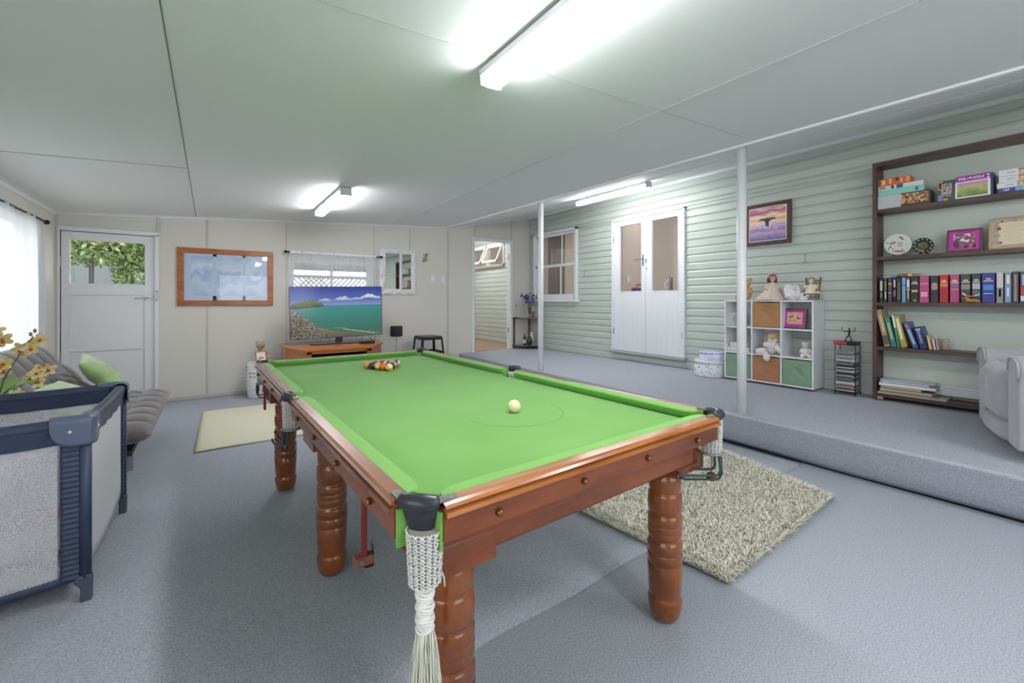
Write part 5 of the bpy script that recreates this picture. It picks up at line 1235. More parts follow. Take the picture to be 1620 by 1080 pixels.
# ------------------------------------------------------------------ CD tower
ct = E('cd_tower', (4.92, 1.475, zr(4.92, 1.475)), 'black wire tower rack between the cube shelf and the bookcase', 'cd rack')
b = MB()
for x in (-.065, .065):
    for y in (-.078, .078): b.tube([(x, y, .03), (x, y, .47)], .003, 6)
for z in (.03, .47):
    b.tube([(-.065, -.078, z), (.065, -.078, z), (.065, .078, z), (-.065, .078, z)], .003, 6, closed=True)
for y in (-.078, .078): b.tube([(-.08, y, .0), (-.065, y, .03), (.065, y, .03), (.08, y, 0)], .004, 6)
b.tube([(-.072, -.078, .02), (-.072, .078, .02)], .003, 6)
b.obj('wire_frame', M_blackmetal, ct)
zz = zr(4.92, 1.475) + .038; cc = ['#a9aaac', '#2c2d31', '#5a5b60', '#b7b8bc', '#3f4046', '#d5d5d6', '#7c7d82', '#46484e']; rr = random.Random(4)
M_jw = mat('clear_jewel_case', '#8f9296', .15, coat=.5)
proto = None
for k in range(33):
    t = .0105; c = rr.choice(cc)
    if k in (4, 5): c = '#b8553a' if k == 4 else '#d8d0c4'
    if k < 32:
        m = mat('cd_' + c.strip('#'), c, .35, coat=.3)
        b = MB(); b.box(-.062, -.070, 0, .062, .070, t); o = b.obj('cd_case', m, bevel=.001)
        o.location = (4.92 + rr.uniform(-.004, .004), 1.475 + rr.uniform(-.003, .003), zz); o.rotation_euler = (0, 0, rr.uniform(-.03, .03))
        bx('label_strip', (-.0626, -.058, .003, -.0618, .062, .0075), mat('strip_' + ('d' if k % 3 else 'w'), '#d2d2d2' if not k % 3 else '#2c2d31', .4), o)
        T(o, 'orange-backed case low in the disc tower' if k == 4 else ('one of the cd cases packed in the black wire tower'), 'cd case', 'cd cases in the wire tower' if k != 4 else None)
        zz += t + .0012
b = MB(); b.box(-.075, -.086, 0, .07, .086, .026); o = b.obj('red_case', mat('red_dvd_box', '#b83a3e', .35), bevel=.002); o.location = (4.915, 1.478, zr(4.92, 1.475) + .4745); T(o, 'flat red and black box on top of the cd tower, under the dancer figure', 'box')
bx('black_end', (-.0755, -.0865, -.0005, .0705, -.02, .0265), M_black, o)
fg = E('dancer_figurine', (4.915, 1.463, zr(4.92, 1.475) + .5015), 'dark thin dancer figurine with raised curved arms on top of the cd tower', 'figurine')
M_brz = mat('dark_bronze', '#33302c', .4, metal=.6)
b = MB(); b.tube([(-.004, .028, .0), (-.004, .018, .03), (0, .0, .055), (0, -.004, .08), (0, -.004, .10)], [.005, .004, .007, .009, .004], 8); b.tube([(.0, -.018, .0), (0, -.016, .03), (0, -.002, .055)], [.005, .004, .006], 8); b.ell((0, -.004, .114), (.008, .008, .011), 10, 8)
b.tube([(0, -.004, .094), (0, .03, .088), (0, .052, .105), (0, .056, .128), (0, .048, .122)], [.004, .003, .003, .0025, .002], 6); b.tube([(0, -.004, .094), (0, -.03, .092), (0, -.048, .108), (0, -.046, .135), (0, -.038, .128)], [.004, .003, .003, .0025, .002], 6); b.tube([(0, -.004, .092), (0, .012, .097), (0, -.014, .097)], .005, 6)
b.obj('figure', M_brz, fg); b = MB(); b.box(-.02, -.028, -.0, .02, .036, .003); b.obj('base', M_brz, fg)

# ------------------------------------------------------------------ cube shelf
zc = .352
cs = E('cube_shelf', (4.92, 2.144, zc), 'white nine-cube shelf unit standing against the green boards', 'cube shelf')
M_mel = mat('white_melamine', '#e3e5e9', .4)
hx0, hx1, hw, hh = -.14, .125, .441, .872
T16 = .016
for y in (-hw, hw - T16): bx('side_panel', (hx0, y, 0, hx1, y + T16, hh), M_mel, cs, bevel=.001)
for z in (0, hh - T16): bx('panel', (hx0, -hw + T16, z, hx1, hw - T16, z + T16), M_mel, cs, bevel=.001)
for y in (-.149, .141): bx('divider', (hx0 + .001, y - T16 / 2, T16, hx1, y + T16 / 2, hh - T16), M_mel, cs, bevel=.001)
cells_y = [(-hw + T16, -.157), (-.141, .133), (.149, hw - T16)]
cells_z = [(T16, .283), (.299, .567), (.583, hh - T16)]
for (a, c_) in cells_y:
    for z in (.283, .567): bx('shelf', (hx0 + .001, a, z, hx1, c_, z + T16), M_mel, cs, bevel=.001)
for (i, j) in ((0, 2), (1, 2), (2, 2), (1, 1)): bx('back_panel', (hx1 - .004, cells_y[i][0], cells_z[j][0], hx1 - .001, cells_y[i][1], cells_z[j][1]), M_mel, cs)
def fbin(i, j, m, lb):
    y0, y1 = cells_y[i]; z0, z1 = cells_z[j]; r = E('fabric_bin', (4.92, 2.144 + (y0 + y1) / 2, zc + z0 + .001), lb, 'storage bin', 'fabric bins in the cube shelf'); w_ = (y1 - y0) / 2 - .005; h_ = z1 - z0 - .012
    b = MB(); sd = i * 3 + j
    def fr_(u, v):
        y = -w_ + 2 * w_ * u; z = h_ * v; k = math.sin(PI * u) * math.sin(PI * v); return Vector((hx0 + .004 - .004 * k * math.sin(5 * u + 3 * v + sd) - .003 * k * math.sin(14 * (u - v) + sd), y, z))
    b.surf(fr_, 20, 20); b.obj('bin_front', m, r, solid=.003)
    b = MB(); b.box(hx0 + .006, -w_, 0, hx0 + .24, -w_ + .003, h_); b.box(hx0 + .006, w_ - .003, 0, hx0 + .24, w_, h_); b.box(hx0 + .237, -w_, 0, hx0 + .24, w_, h_); b.box(hx0 + .006, -w_, 0, hx0 + .24, w_, .003); b.obj('bin_body', m, r)
    b = MB(); n = 12
    hp = [(hx0 - .0005 - .022 * math.sin(PI * t / n), .045 - .09 * t / n, h_ * .80 - .006 * math.sin(PI * t / n)) for t in range(n + 1)]
    b.sweep([(0, 0, -.009), (-.0025, 0, -.009), (-.0025, 0, .009), (0, 0, .009)], hp); b.obj('handle', m, r)
M_tan = mat('tan_fabric', '#b28459', .85, bump=(500, .3, .001)); M_tan2 = mat('rust_tan_fabric', '#ad7c55', .85, bump=(500, .3, .001)); M_grn = mat('green_fabric', '#7f9f84', .85, bump=(500, .3, .001))
fbin(1, 2, M_tan, 'tan fabric bin in the top middle cube'); fbin(2, 0, M_grn, 'green fabric bin partly behind the post, bottom left cube'); fbin(1, 0, M_tan2, 'tan fabric bin in the bottom middle cube under the plush bear'); fbin(0, 0, M_grn, 'green fabric bin in the bottom right cube')
# contents
cd = MB().box(-.004, -.105, 0, .004, .105, .145).obj('greeting_card', mat('pale_green_card', '#cfd8b8', .6)); cd.location = (4.90, 2.505, zc + .585); cd.rotation_euler = (0, .12, 0); T(cd, 'pale green picture card standing in the top left cube', 'card')
b = MB(); b.f([b.v(-.0045, .01 + .04 * math.cos(i * .5236), .075 + .05 * math.sin(i * .5236)) for i in range(12)]); b.obj('grey_oval', mat('grey_print', '#b9bab6', .6), cd, recalc=False)
for k, (w_, h_, z, lb_) in enumerate(((.115, .045, .300, 'lower of the two patterned trinket boxes in the middle left cube'), (.095, .05, .3465, 'upper of the two patterned trinket boxes in the middle left cube'))):
    o = MB().box(-.05, -w_, 0, .05, w_, h_).obj('trinket_box', mat('floral_carton', '#e6e2d6', .6, mix=('#8a7a62', 90, .56, .64)), bevel=.002); o.location = (4.88, 2.455, zc + z); T(o, lb_, 'box', 'patterned trinket boxes in the cube shelf')
    bx('lid', (-.052, -w_ - .002, h_ - .014, .052, w_ + .002, h_ + .0005), mat('floral_lid', '#ece9e2', .6, mix=('#7f88a4', 110, .58, .66)), o, bevel=.001)
pf, W_, H_ = wallpic('framed_picture', 1.785, 2.015, zc + .585, zc + .585 + .205, 4.84, 'magenta-mounted picture of two blue birds on a branch in the top right cube', 'picture', .017, M_fr1, lean=-.16, rz=-.08)
bx('mount', (-W_ + .015, -.004, .015, W_ - .015, .006, H_ - .015), mat('magenta_mount', '#c83cb0', .6), pf)
bx('print', (-W_ + .045, -.0055, .045, W_ - .04, -.003, H_ - .04), mat('blossom_print', '#e8c49a', .6, mix=('#e09a8c', 40, .45, .6)), pf)
b = MB(); b.tube([(-.06, -.006, .055), (-.04, -.006, .075), (0, -.006, .08), (.05, -.006, .10), (.065, -.006, .115)], .0022, 5); b.obj('branch_print', mat('twig_print', '#5c5440', .6), pf)
b = MB()
for (cx, cz_, s_) in ((-.03, .115, 1), (.04, .105, -1)): b.prism([(cx - .028 * s_, -.006, cz_ + .006), (cx - .01 * s_, -.006, cz_ - .004), (cx + .012 * s_, -.006, cz_ - .004), (cx + .022 * s_, -.006, cz_ + .008), (cx + .012 * s_, -.006, cz_ + .018), (cx, -.006, cz_ + .008)], (0, -.0005, 0))
b.obj('bird_print', mat('bluebird_print', '#3f6286', .6), pf)
M_pw = mat('white_plush', '#e4e0da', .95, bump=(200, .6, .003), sheen=.4); M_pg = mat('golden_plush', '#c79f66', .95, bump=(240, .5, .002), sheen=.4)
bb = E('plush_bear', (4.815, 2.10, zc + .302), 'cream plush bear in white sitting in the middle cube, legs hanging over its edge', 'plush toy', rotz=-1.35)
RX = lambda a: Matrix.Rotation(a, 3, 'X')
fused('plush_body', [((0, .02, .075), (.055, .045, .07)), ((.012, -.0, .16), (.045, .042, .04)), ((.07, -.03, .06), (.028, .028, .05), Matrix.Rotation(-.6, 3, 'Y')), ((-.07, -.06, .036), (.045, .035, .035)), ((-.03, -.075, -.02), (.034, .034, .05)), ((-.10, -.06, .03), (.035, .03, .035))], M_pw, bb, vox=.005)
fused('bear_head', [((.012, -.004, .178), (.043, .04, .036)), ((.05, 0, .205), (.016, .01, .016)), ((-.026, 0, .208), (.016, .01, .016)), ((.012, -.04, .170), (.017, .017, .013))], M_pg, bb, vox=.005)
fused('romper', [((0, .018, .09), (.06, .05, .06)), ((-.055, -.0, .10), (.024, .024, .03)), ((.06, -.01, .1), (.024, .024, .03))], mat('white_romper', '#dedad8', .9, mix=('#c9a8a4', 90, .58, .64)), bb, vox=.005)
bear('plush_lamb', (4.86, 1.80, zc + .30), -1.2, .17, M_pw, 'small white plush toy at the right side of the middle right cube', 'plush toy')
# on top of the unit
ZT = zc + hh + .001
bear('teddy_bear', (4.90, 2.40, ZT), -1.5, .26, mat('golden_brown_plush', '#b58a5c', .95, bump=(240, .5, .002), mix=('#d2ab80', 50), sheen=.3), 'golden brown teddy bear behind the near post on top of the cube shelf', 'teddy bear', ear=1.5)
dl = E('porcelain_doll', (4.90, 2.13, ZT), 'seated doll with bobbed auburn hair and a wide cream-pink dress on the cube shelf', 'doll', rotz=-.70)
M_dress = mat('cream_pink_dress', '#e6d2c8', .85, mix=('#e8dccc', 30)); M_skin = mat('doll_skin', '#d9b49c', .5)
b = MB()
def dress(u, v):
    a = 2 * PI * u; t = v; r = .028 + .115 * (1 - t) ** 1.25; f = 1 + .07 * (1 - t) * math.sin(a * 11)
    return Vector((r * f * math.cos(a) * (1.0 + .25 * (1 - t) * (math.cos(a) < 0)), r * f * math.sin(a) * .62 - .02 * (1 - t), .004 + .175 * t))
b.surf(dress, 88, 14, cu=True); b.obj('dress', M_dress, dl, solid=.003)
fused('doll_body', [((0, .0, .10), (.04, .03, .07)), ((0, 0, .19), (.018, .018, .03)), ((0, -.002, .232), (.034, .034, .038)), ((0, -.034, .226), (.008, .006, .006)), ((-.045, -.03, .012), (.016, .07, .013)), ((.045, -.03, .012), (.016, .07, .013))], M_skin, dl, vox=.004)
for sx in (-1, 1):
    b = MB(); b.tube([(sx * .028, 0, .172), (sx * .055, -.008, .14), (sx * .066, -.02, .11)], [.018, .024, .017], 12); b.ell((sx * .03, 0, .17), (.02, .018, .018), 10, 8); b.obj('sleeve', M_dress, dl)
    b = MB(); b.tube([(sx * .064, -.02, .112), (sx * .064, -.04, .07), (sx * .05, -.055, .04)], [.010, .009, .007], 10); b.ell((sx * .049, -.057, .035), (.009, .008, .012), 8, 6)
    for q in range(4): b.tube([(sx * (.043 + .004 * q), -.058, .03), (sx * (.043 + .004 * q), -.062, .018 + .002 * abs(q - 1.5))], .002, 5)
    b.obj('arm', M_skin, dl)
    MB().ell((sx * .013, -.0335, .238), (.0045, .003, .0035), 8, 6).obj('eye', mat('doll_eye', '#3b2b26', .3), dl)
    MB().cyl((sx * .045, -.10, .012), (sx * .045, -.112, .018), .015, .013, 10).obj('shoe', mat('doll_shoe', '#e9e4de', .4), dl)
MB().tube([(-.008, -.0345, .213), (0, -.036, .2115), (.008, -.0345, .213)], .0018, 5).obj('mouth', mat('doll_lips', '#b2605c', .4), dl)
def hair_fn(u, q): return q if not (u.y < -.35 and u.z < .45) else Vector((q.x, q.y * .35, q.z))
b = MB(); b.ell((0, .006, .238), (.044, .042, .043), 24, 16, fn=hair_fn)
for sx in (-1, 1): b.ell((sx * .036, .004, .212), (.014, .026, .03), 12, 8)
b.ell((0, .026, .215), (.034, .016, .03), 14, 8); b.obj('hair', mat('auburn_hair', '#5a3026', .45, bump=(60, .6, .003), scale3=(1, 1, .2)), dl)
b = MB(); b.tube([(.046 * math.cos(a), -.008, .236 + .047 * math.sin(a)) for a in [PI * i / 14 for i in range(15)]], .006, 8, flat=1.6); b.ell((-.03, -.02, .274), (.014, .008, .009), 10, 6); b.obj('headband', mat('pink_floral_band', '#d9c0c0', .8, mix=('#b27f86', 120, .5, .6)), dl)
b = MB(); b.tube([(.03 * math.cos(a), .03 * math.sin(a) * .8, .178 + .002 * math.sin(a * 9)) for a in [2 * PI * i / 30 for i in range(30)]], .007, 6, closed=True); b.obj('collar', mat('white_lace', '#efeae6', .9), dl)

lc = E('lace_doll', (4.87, 1.905, ZT), 'heap of white lace and ribbons with a pale doll, beside the rocking chair', 'doll', rotz=-1.4)
b = MB(); rr = random.Random(21)
def puff(c, r, seed): 
    rr2 = random.Random(seed); ph = [rr2.uniform(0, 6) for _ in range(4)]
    b.ell(c, r, 26, 14, fn=lambda u, q: q * (1 + .10 * math.sin(9 * u.x + ph[0] + 4 * u.z) + .08 * math.sin(13 * u.y + ph[1]) + .06 * math.sin(17 * u.z + ph[2])))
puff((-.01, .005, .055), (.085, .05, .06), 1); puff((-.055, .01, .11), (.04, .03, .055), 2); puff((.05, -.01, .035), (.05, .04, .035), 3); puff((.01, .0, .10), (.05, .036, .05), 4); puff((.085, -.04, .016), (.04, .03, .018), 5)
b.obj('lace_dress', mat('white_lace2', '#ebebee', .9, bump=(150, .8, .004)), lc)
for k in range(14):
    a = rr.uniform(-.05, .12); c = Vector((a, rr.uniform(-.055, -.03), rr.uniform(.005, .05))); d_ = Vector((rr.uniform(-1, 1), rr.uniform(-.3, .1), rr.uniform(-.6, .6))).normalized() * .022
    MB().tube([c - d_, c + Vector((0, -.01, .006)), c + d_], .0042, 6, flat=1.8).obj('ribbon_loop', mat('white_ribbon', '#f1f1f4', .5), lc)
MB().ell((.012, -.03, .115), (.022, .02, .025), 14, 10).obj('doll_face', mat('pale_pink_face', '#e2cfd2', .5), lc)

rc = E('rocking_chair', (4.90, 1.765, ZT), 'miniature brown wooden rocking chair on the right end of the cube shelf', 'toy rocking chair', rotz=-1.45)
M_rk = wood('rocker_wood', '#84552e', '#6a4020', sc=6)
for sx in (-1, 1):
    MB().tube([(sx * .05, -.07 + .14 * t, .008 + .05 * (t - .5) ** 2 * 1.2) for t in [i / 10 for i in range(11)]], .0055, 8).obj('rocker', M_rk, rc)
    MB().tube([(sx * .05, .045, .012), (sx * .052, .05, .09), (sx * .062, .075, .215)], .006, 8).obj('back_post', M_rk, rc)
    MB().ell((sx * .062, .075, .22), (.009, .009, .011), 8, 6).obj('finial', M_rk, rc)
    MB().tube([(sx * .05, -.045, .012), (sx * .05, -.045, .10)], .0055, 8).obj('leg', M_rk, rc)
    MB().tube([(sx * .05, -.055, .10), (sx * .052, .055, .105)], .006, 8).obj('armrest', M_rk, rc)
bx('seat', (-.055, -.05, .055, .055, .05, .063), M_rk, rc, bevel=.002)
for z in (.13, .17, .20): MB().tube([(-.055, .06 + (z - .09) * .2, z), (.055, .06 + (z - .09) * .2, z)], .005, 6).obj('back_slat', M_rk, rc)
MB().tube([(-.05, -.05, .03), (.05, -.05, .03)], .004, 6).obj('stretcher', M_rk, rc)
rd = E('rag_doll', (4.892, 1.762, ZT + .066), 'small grey-haired doll in a cream frock sitting in the miniature rocking chair', 'doll', rotz=-1.45)
b = MB()
def frock(u, v): a = 2 * PI * u; r = .018 + .05 * (1 - v); f = 1 + .08 * (1 - v) * math.sin(a * 8); return Vector((r * f * math.cos(a) * 1.15, -.01 + r * f * math.sin(a) * .75, -.002 + .085 * v))
b.surf(frock, 64, 10, cu=True); b.obj('frock', mat('cream_frock', '#e3dbc2', .9), rd, solid=.002)
for sx in (-1, 1): MB().tube([(sx * .018, -.008, .078), (sx * .045, -.018, .068), (sx * .06, -.025, .062)], [.012, .017, .012], 10).obj('sleeve', MATS['cream_frock'], rd)
fused('doll_body', [((0, -.008, .085), (.016, .013, .03)), ((0, -.01, .125), (.021, .019, .023)), ((-.02, -.05, .0), (.010, .02, .01)), ((.02, -.05, .0), (.010, .02, .01))], mat('rag_skin', '#e0cdb8', .8), rd, vox=.003)
b = MB(); rr = random.Random(2)
for k in range(16): a = PI * k / 15; b.ell((.024 * math.cos(a) * 1.25, rr.uniform(-.012, .012), .126 + .024 * math.sin(a)), (.012, .013, .012), 8, 6)
b.obj('hair', mat('grey_wool_hair', '#a2968a', .95, bump=(150, .8, .003)), rd)
for sx in (-1, 1): MB().ell((sx * .008, -.0285, .128), .0022, 6, 5).obj('eye', M_black, rd)

# ------------------------------------------------------------------ hat boxes
def ovalbox(c, rx, ry, h_, m1, m2, lb, lidh, rz=0):
    r = E('hat_box', c, lb, 'storage box', rotz=rz)
    MB().lathe([(0, 0), (.985, 0), (1.0, .004), (1.0, h_ - .02)], n=48, sx=rx * .97, sy=ry * .97).obj('box_body', m1, r)
    MB().lathe([(1.0, h_ - lidh), (1.0, h_ - .004), (.985, h_), (0, h_)], n=48, sx=rx, sy=ry).obj('box_lid', m2, r)
    return r
M_bx = mat('white_floral_card', '#e2e4e8', .6, mix=('#4d5468', 34, .60, .66)); M_bx2 = mat('white_card_lid', '#dfe2e6', .6); M_bl = mat('lilac_print_card', '#c3c6ea', .6, mix=('#e8eaf4', 12, .4, .55)); M_bl2 = mat('lilac_lid', '#b9bce6', .6, mix=('#dcdff2', 20, .4, .6))
zf = zr(4.83, 2.8)
r1 = ovalbox((4.84, 2.80, zf), .155, .175, .185, M_bx, M_bx2, 'large white oval hat box with dark blue flowers, on the floor', .035)
b = MB(); b.tube([(-.150 + .012 * math.cos(a), -.06 + .035 * math.cos(a), .09 + .035 * math.sin(a)) for a in [2 * PI * i / 16 for i in range(16)]], .004, 6, closed=True); b.obj('cord_handle', mat('cream_cord', '#cfc8b8', .8), r1)
r2 = ovalbox((4.86, 2.78, zf + .187), .115, .145, .10, M_bl, M_bl2, 'lilac and white box stacked on the large white hat box', .022)

# ------------------------------------------------------------------ recliner
rcr = E('recliner', (4.27, .075, zr(4.3, .1)), 'grey fabric recliner armchair cut by the right edge, in front of the bookcase', 'armchair', rotz=.294)
M_sue = mat('grey_suede', '#9a9b9f', .9, mix=('#a6a7ab', 6), bump=(300, .2, .001), sheen=.4)
W2, F, Bk = .45, .40, -.42
for sx in (-1, 1):
    b = MB(); xi, xo = .255, .45
    sec = [(xi, .10), (xi, .50), (xi + .008, .545), (xi + .03, .572), (xi + .07, .585), (xi + .12, .583), (xo + .006, .565), (xo + .026, .535), (xo + .026, .50), (xo + .006, .46), (xo - .006, .40), (xo - .004, .10), (xo - .012, .05), (xi + .012, .05)]
    ys = [(Bk, .9, .0), (Bk + .03, 1, 0), (-.2, 1, 0), (.1, 1, 0), (F - .05, 1, 0), (F - .012, .985, 0), (F, .93, 0)]
    rows = []
    cx_, cz_ = (xi + xo) / 2, .32
    for (y, k, _) in ys: rows.append([b.v(sx * (cx_ + (x - cx_) * k), y, cz_ + (z - cz_) * (k * .5 + .5)) for x, z in sec])
    for A, B in zip(rows, rows[1:]):
        for i in range(len(sec)): b.f([A[i], A[(i + 1) % len(sec)], B[(i + 1) % len(sec)], B[i]], True)
    b.f(rows[0][::-1]); b.f(rows[-1])
    b.obj('armrest', M_sue, rcr, bevel=.012, bseg=3)
    b = MB(); b.tube([(sx * (cx_ + (x - cx_) * .93), F + .001, cz_ + (z - cz_) * .965) for x, z in sec[1:10]], .006, 8); b.obj('piping', M_sue, rcr)
b = MB(); b.pad(.50, .62, .23, 20, 20, p=5, c=(0, .10, .36)); b.obj('seat_cushion', M_sue, rcr)
def roundpanel(z0, z1, y0, bulge, w_, wr=0):
    b = MB()
    def g(u, v):
        a = 2 * u - 1; c_ = 2 * v - 1; k = (1 - abs(a) ** 5) ** .5 * (1 - abs(c_) ** 3.5) ** .5
        return Vector((w_ * a, y0 + bulge * k + .003 * math.sin(c_ * 22) * abs(a) ** 6, (z0 + z1) / 2 + (z1 - z0) / 2 * c_))
    b.surf(g, 30, 26); b.surf(lambda u, v: Vector((w_ * (2 * (1 - u) - 1), y0 - .002, z0 + (z1 - z0) * v)), 2, 2); return b
roundpanel(.165, .50, F - .055, .11, .252).obj('seat_front', M_sue, rcr)
roundpanel(.045, .175, F - .065, .10, .252).obj('footrest', M_sue, rcr)
b = MB(); b.box(-.25, Bk, .05, .25, F - .06, .30); b.obj('chair_base', M_sue, rcr)
b = MB(); Mb = Matrix.Translation((0, Bk + .06, .62)) @ Matrix.Rotation(PI / 2 + .15, 4, 'X')
b.pad(.56, .72, .24, 20, 20, p=4, M=Mb.to_3x3(), c=(0, Bk + .03, .68)); b.obj('backrest', M_sue, rcr)
for sx in (-1, 1):
    for y in (-.36, .30): MB().cyl((sx * .38, y, 0), (sx * .38, y, .052), .022, .028, 12).obj('foot', M_black, rcr)
b = MB(); b.tube([(-.07, F + .0535, .43), (-.085, F + .056, .37), (-.13, F + .052, .28), (-.21, F + .03, .215)], .0018, 5); b.obj('seam', mat('pale_stitch', '#d6d7da', .8), rcr)
cu = MB(); cu.pad(.34, .30, .11, 16, 16, p=3, M=Matrix.Rotation(1.2, 3, 'X')); o = cu.obj('cushion', mat('cream_cushion', '#e3e2de', .9)); o.location = (4.40, -.10, zr(4.3, .1) + .60); o.rotation_euler = (0, 0, .294); T(o, 'cream cushion leaning in the grey recliner at the picture edge', 'cushion')

# ------------------------------------------------------------------ corner shelf by the doorway
zk = zr(4.9, 6.4)
kc = E('corner_shelf', (5.04, 6.575, zk), 'two-tier quarter-round corner shelf with a marble look, right of the doorway', 'corner shelf')
M_marb = mat('grey_marble_top', '#b7b0aa', .35, mix=('#8f8680', 14)); M_tim = wood('dark_leg_timber', '#6a4a30', '#503521', sc=5)
for z in (.05, .555):
    b = MB(); P_ = [(0, 0, z)] + [(-.40 * math.cos(a), -.40 * math.sin(a), z) for a in [PI / 2 * i / 16 for i in range(17)]]; b.prism(P_, (0, 0, .018)); t_ = b.obj('tier', M_marb, kc)
    b = MB(); b.tube([(-.402 * math.cos(a), -.402 * math.sin(a), z + .006) for a in [PI / 2 * i / 16 for i in range(17)]], .008, 6); b.obj('edge_band', mat('dark_edge', '#4a3c34', .5), t_)
for (x, y) in ((-.37, -.015), (-.02, -.37), (-.03, -.03)):
    bx('post', (x - .011, y - .011, 0, x + .011, y + .011, .555), M_tim, kc)
zs1, zs2 = zk + .574, zk + .069
fl_ = E('wire_flower', (4.655, 6.48, zs1), 'thin silver wire flower on a small black base, left on the corner shelf', 'ornament')
bx('base', (-.04, -.03, 0, .04, .03, .012), M_black, fl_)
MB().tube([(0, 0, .012), (.0, 0, .14), (-.004, 0, .21)], .0022, 6).obj('stem', M_alu, fl_)
b = MB()
for k in range(6): a = k * 1.05; b.tube([(-.004, 0, .21), (-.004 + .03 * math.cos(a), .01 * math.sin(a), .22 + .03 * math.sin(a)), (-.004 + .016 * math.cos(a + .5), 0, .225 + .03 * math.sin(a + .5)), (-.004, 0, .21)], .0018, 5)
b.obj('petals', M_alu, fl_)
M_cg = glass_mat('clear_glass', tint='#e6ecec', refl=.3)
vs = MB(); vs.lathe([(.0, 0), (.05, 0), (.052, .02), (.02, .035), (.018, .06), (.035, .16), (.045, .18), (.042, .18), (.030, .155), (.014, .062), (0, .05)], n=28)
vo = vs.obj('glass_vase', M_cg); vo.location = (4.86, 6.33, zs1); T(vo, 'clear glass vase holding the dried flowers on the corner shelf', 'vase')
lv = E('dried_flowers', (4.86, 6.33, zs1 + .06), 'bunch of dried purple lavender and small white flowers in the glass vase', 'flowers')
rr = random.Random(6); sm, pu, wh = MB(), MB(), MB()
for k in range(34):
    a = rr.uniform(0, 2 * PI); sp_ = rr.random() ** .6; ex = Vector((sp_ * .17 * math.cos(a) - .02, sp_ * .12 * math.sin(a), rr.uniform(.26, .42) - .06 * sp_)); sm.tube([(0.006 * math.cos(a), .006 * math.sin(a), 0), (ex.x * .3, ex.y * .3, .15), tuple(ex)], .0018, 4)
    tgt = wh if ex.x > .06 else pu
    for q in range(5 if tgt is pu else 3): c = ex + Vector((rr.gauss(0, .013), rr.gauss(0, .013), rr.gauss(0, .018))); tgt.ell(c, (.010, .010, .012) if tgt is pu else (.007, .007, .006), 6, 5)
sm.obj('stems', mat('dry_stem', '#6c6a50', .8), lv); pu.obj('purple_blooms', mat('dried_purple', '#5b4f94', .9), lv); wh.obj('white_blooms', mat('dried_white', '#d8d6c8', .9), lv)
pk = E('pink_bottle', (4.985, 6.40, zs1), 'small magenta spray bottle with a white top on the corner shelf', 'bottle')
MB().lathe([(0, 0), (.022, 0), (.023, .01), (.023, .10), (.014, .115), (.010, .12)], n=22).obj('bottle_body', mat('magenta_liquid', '#b8285c', .2, coat=.5), pk)
MB().lathe([(.012, .12), (.013, .15), (.009, .155), (.008, .175), (0, .176)], n=16).obj('spray_top', mat('white_cap', '#efefef', .4), pk)
v1 = MB(); v1.lathe([(0, 0), (.035, 0), (.055, .04), (.058, .075), (.04, .125), (.03, .14), (.038, .155), (.034, .155), (.026, .14), (0, .1)], n=28); o = v1.obj('dark_vase', mat('dark_brown_glaze', '#2c221e', .25, coat=.6, mix=('#6a5036', 12, .5, .65))); o.location = (4.83, 6.30, zs2); T(o, 'round dark brown vase at the front of the lower tier', 'vase')
v2 = MB(); v2.lathe([(0, 0), (.028, 0), (.030, .01), (.030, .14), (.012, .165), (.011, .2), (.014, .205), (0, .206)], n=24); o = v2.obj('dark_bottle', mat('black_glass', '#17181a', .12, coat=.6)); o.location = (4.765, 6.36, zs2); T(o, 'tall black bottle with a pale label behind the round dark vase', 'bottle')
MB().lathe([(.0306, .03), (.0306, .10)], n=24).obj('label', mat('pale_label', '#d5d2c8', .6), o)
v3 = MB(); v3.lathe([(0, 0), (.030, 0), (.026, .05), (.038, .12), (.040, .18), (.026, .215), (.034, .235), (.03, .235), (.02, .21), (0, .2)], n=28); o = v3.obj('cream_vase', mat('cream_glaze', '#dad8b4', .3, coat=.4, mix=('#b8bd8c', 20))); o.location = (4.92, 6.35, zs2); T(o, 'tall cream patterned vase on the lower tier of the corner shelf', 'vase')

# ------------------------------------------------------------------ hooks on the cladding
for (y, z, lb_) in ((5.09, 1.66, 'small metal cabin hook between the sash window and the French doors'), (1.876, 1.65, 'small metal cabin hook on the boards above the rocking chair')):
    h_ = MB(); h_.ell((-.004, 0, .045), .008, 10, 6); h_.tube([(-.006, 0, .045), (-.014, 0, .04), (-.014, .0, -.03), (-.012, .012, -.046), (-.012, .02, -.035)], .003, 6); h_.tube([(-.006, 0, -.028), (-.002, 0, -.028)], .008, 8)
    o = h_.obj('cabin_hook', M_alu); o.location = (5.055, y, z); T(o, lb_, 'hook')

# ------------------------------------------------------------------ things seen through the French doors
it = E('ironing_board', (5.52, 3.75, .44), 'ironing board edge behind the French door glass carrying clothes and an iron', 'ironing board')
b = MB(); b.pad(.36, 1.6, .03, 12, 20, p=5, c=(0, .0, .905)); b.obj('board_top', mat('grey_board_cover', '#8a8f98', .8), it)
for sg in (-1, 1): MB().tube([(-.12, sg * .5, 0), (.12, -sg * .35, .9)], .012, 8).obj('leg', M_alu, it)
zi = .44 + .922
cl_ = E('folded_clothes', (5.50, 4.30, zi), 'folded red and navy clothes piled behind the left glass of the French doors', 'clothes')
for k, (c, w_, h_) in enumerate((('#36406a', .13, .03), ('#9a3a48', .12, .028), ('#b9c0cc', .10, .02), ('#a83e4c', .09, .025))):
    b = MB(); b.pad(w_ * 1.5, w_ * 2, h_ * 1.6, 12, 12, p=5, c=(0, .03 * (k % 2) - .02 * k, .018 + k * .026)); b.obj('folded_garment', mat('cloth_' + c.strip('#'), c, .9), cl_)
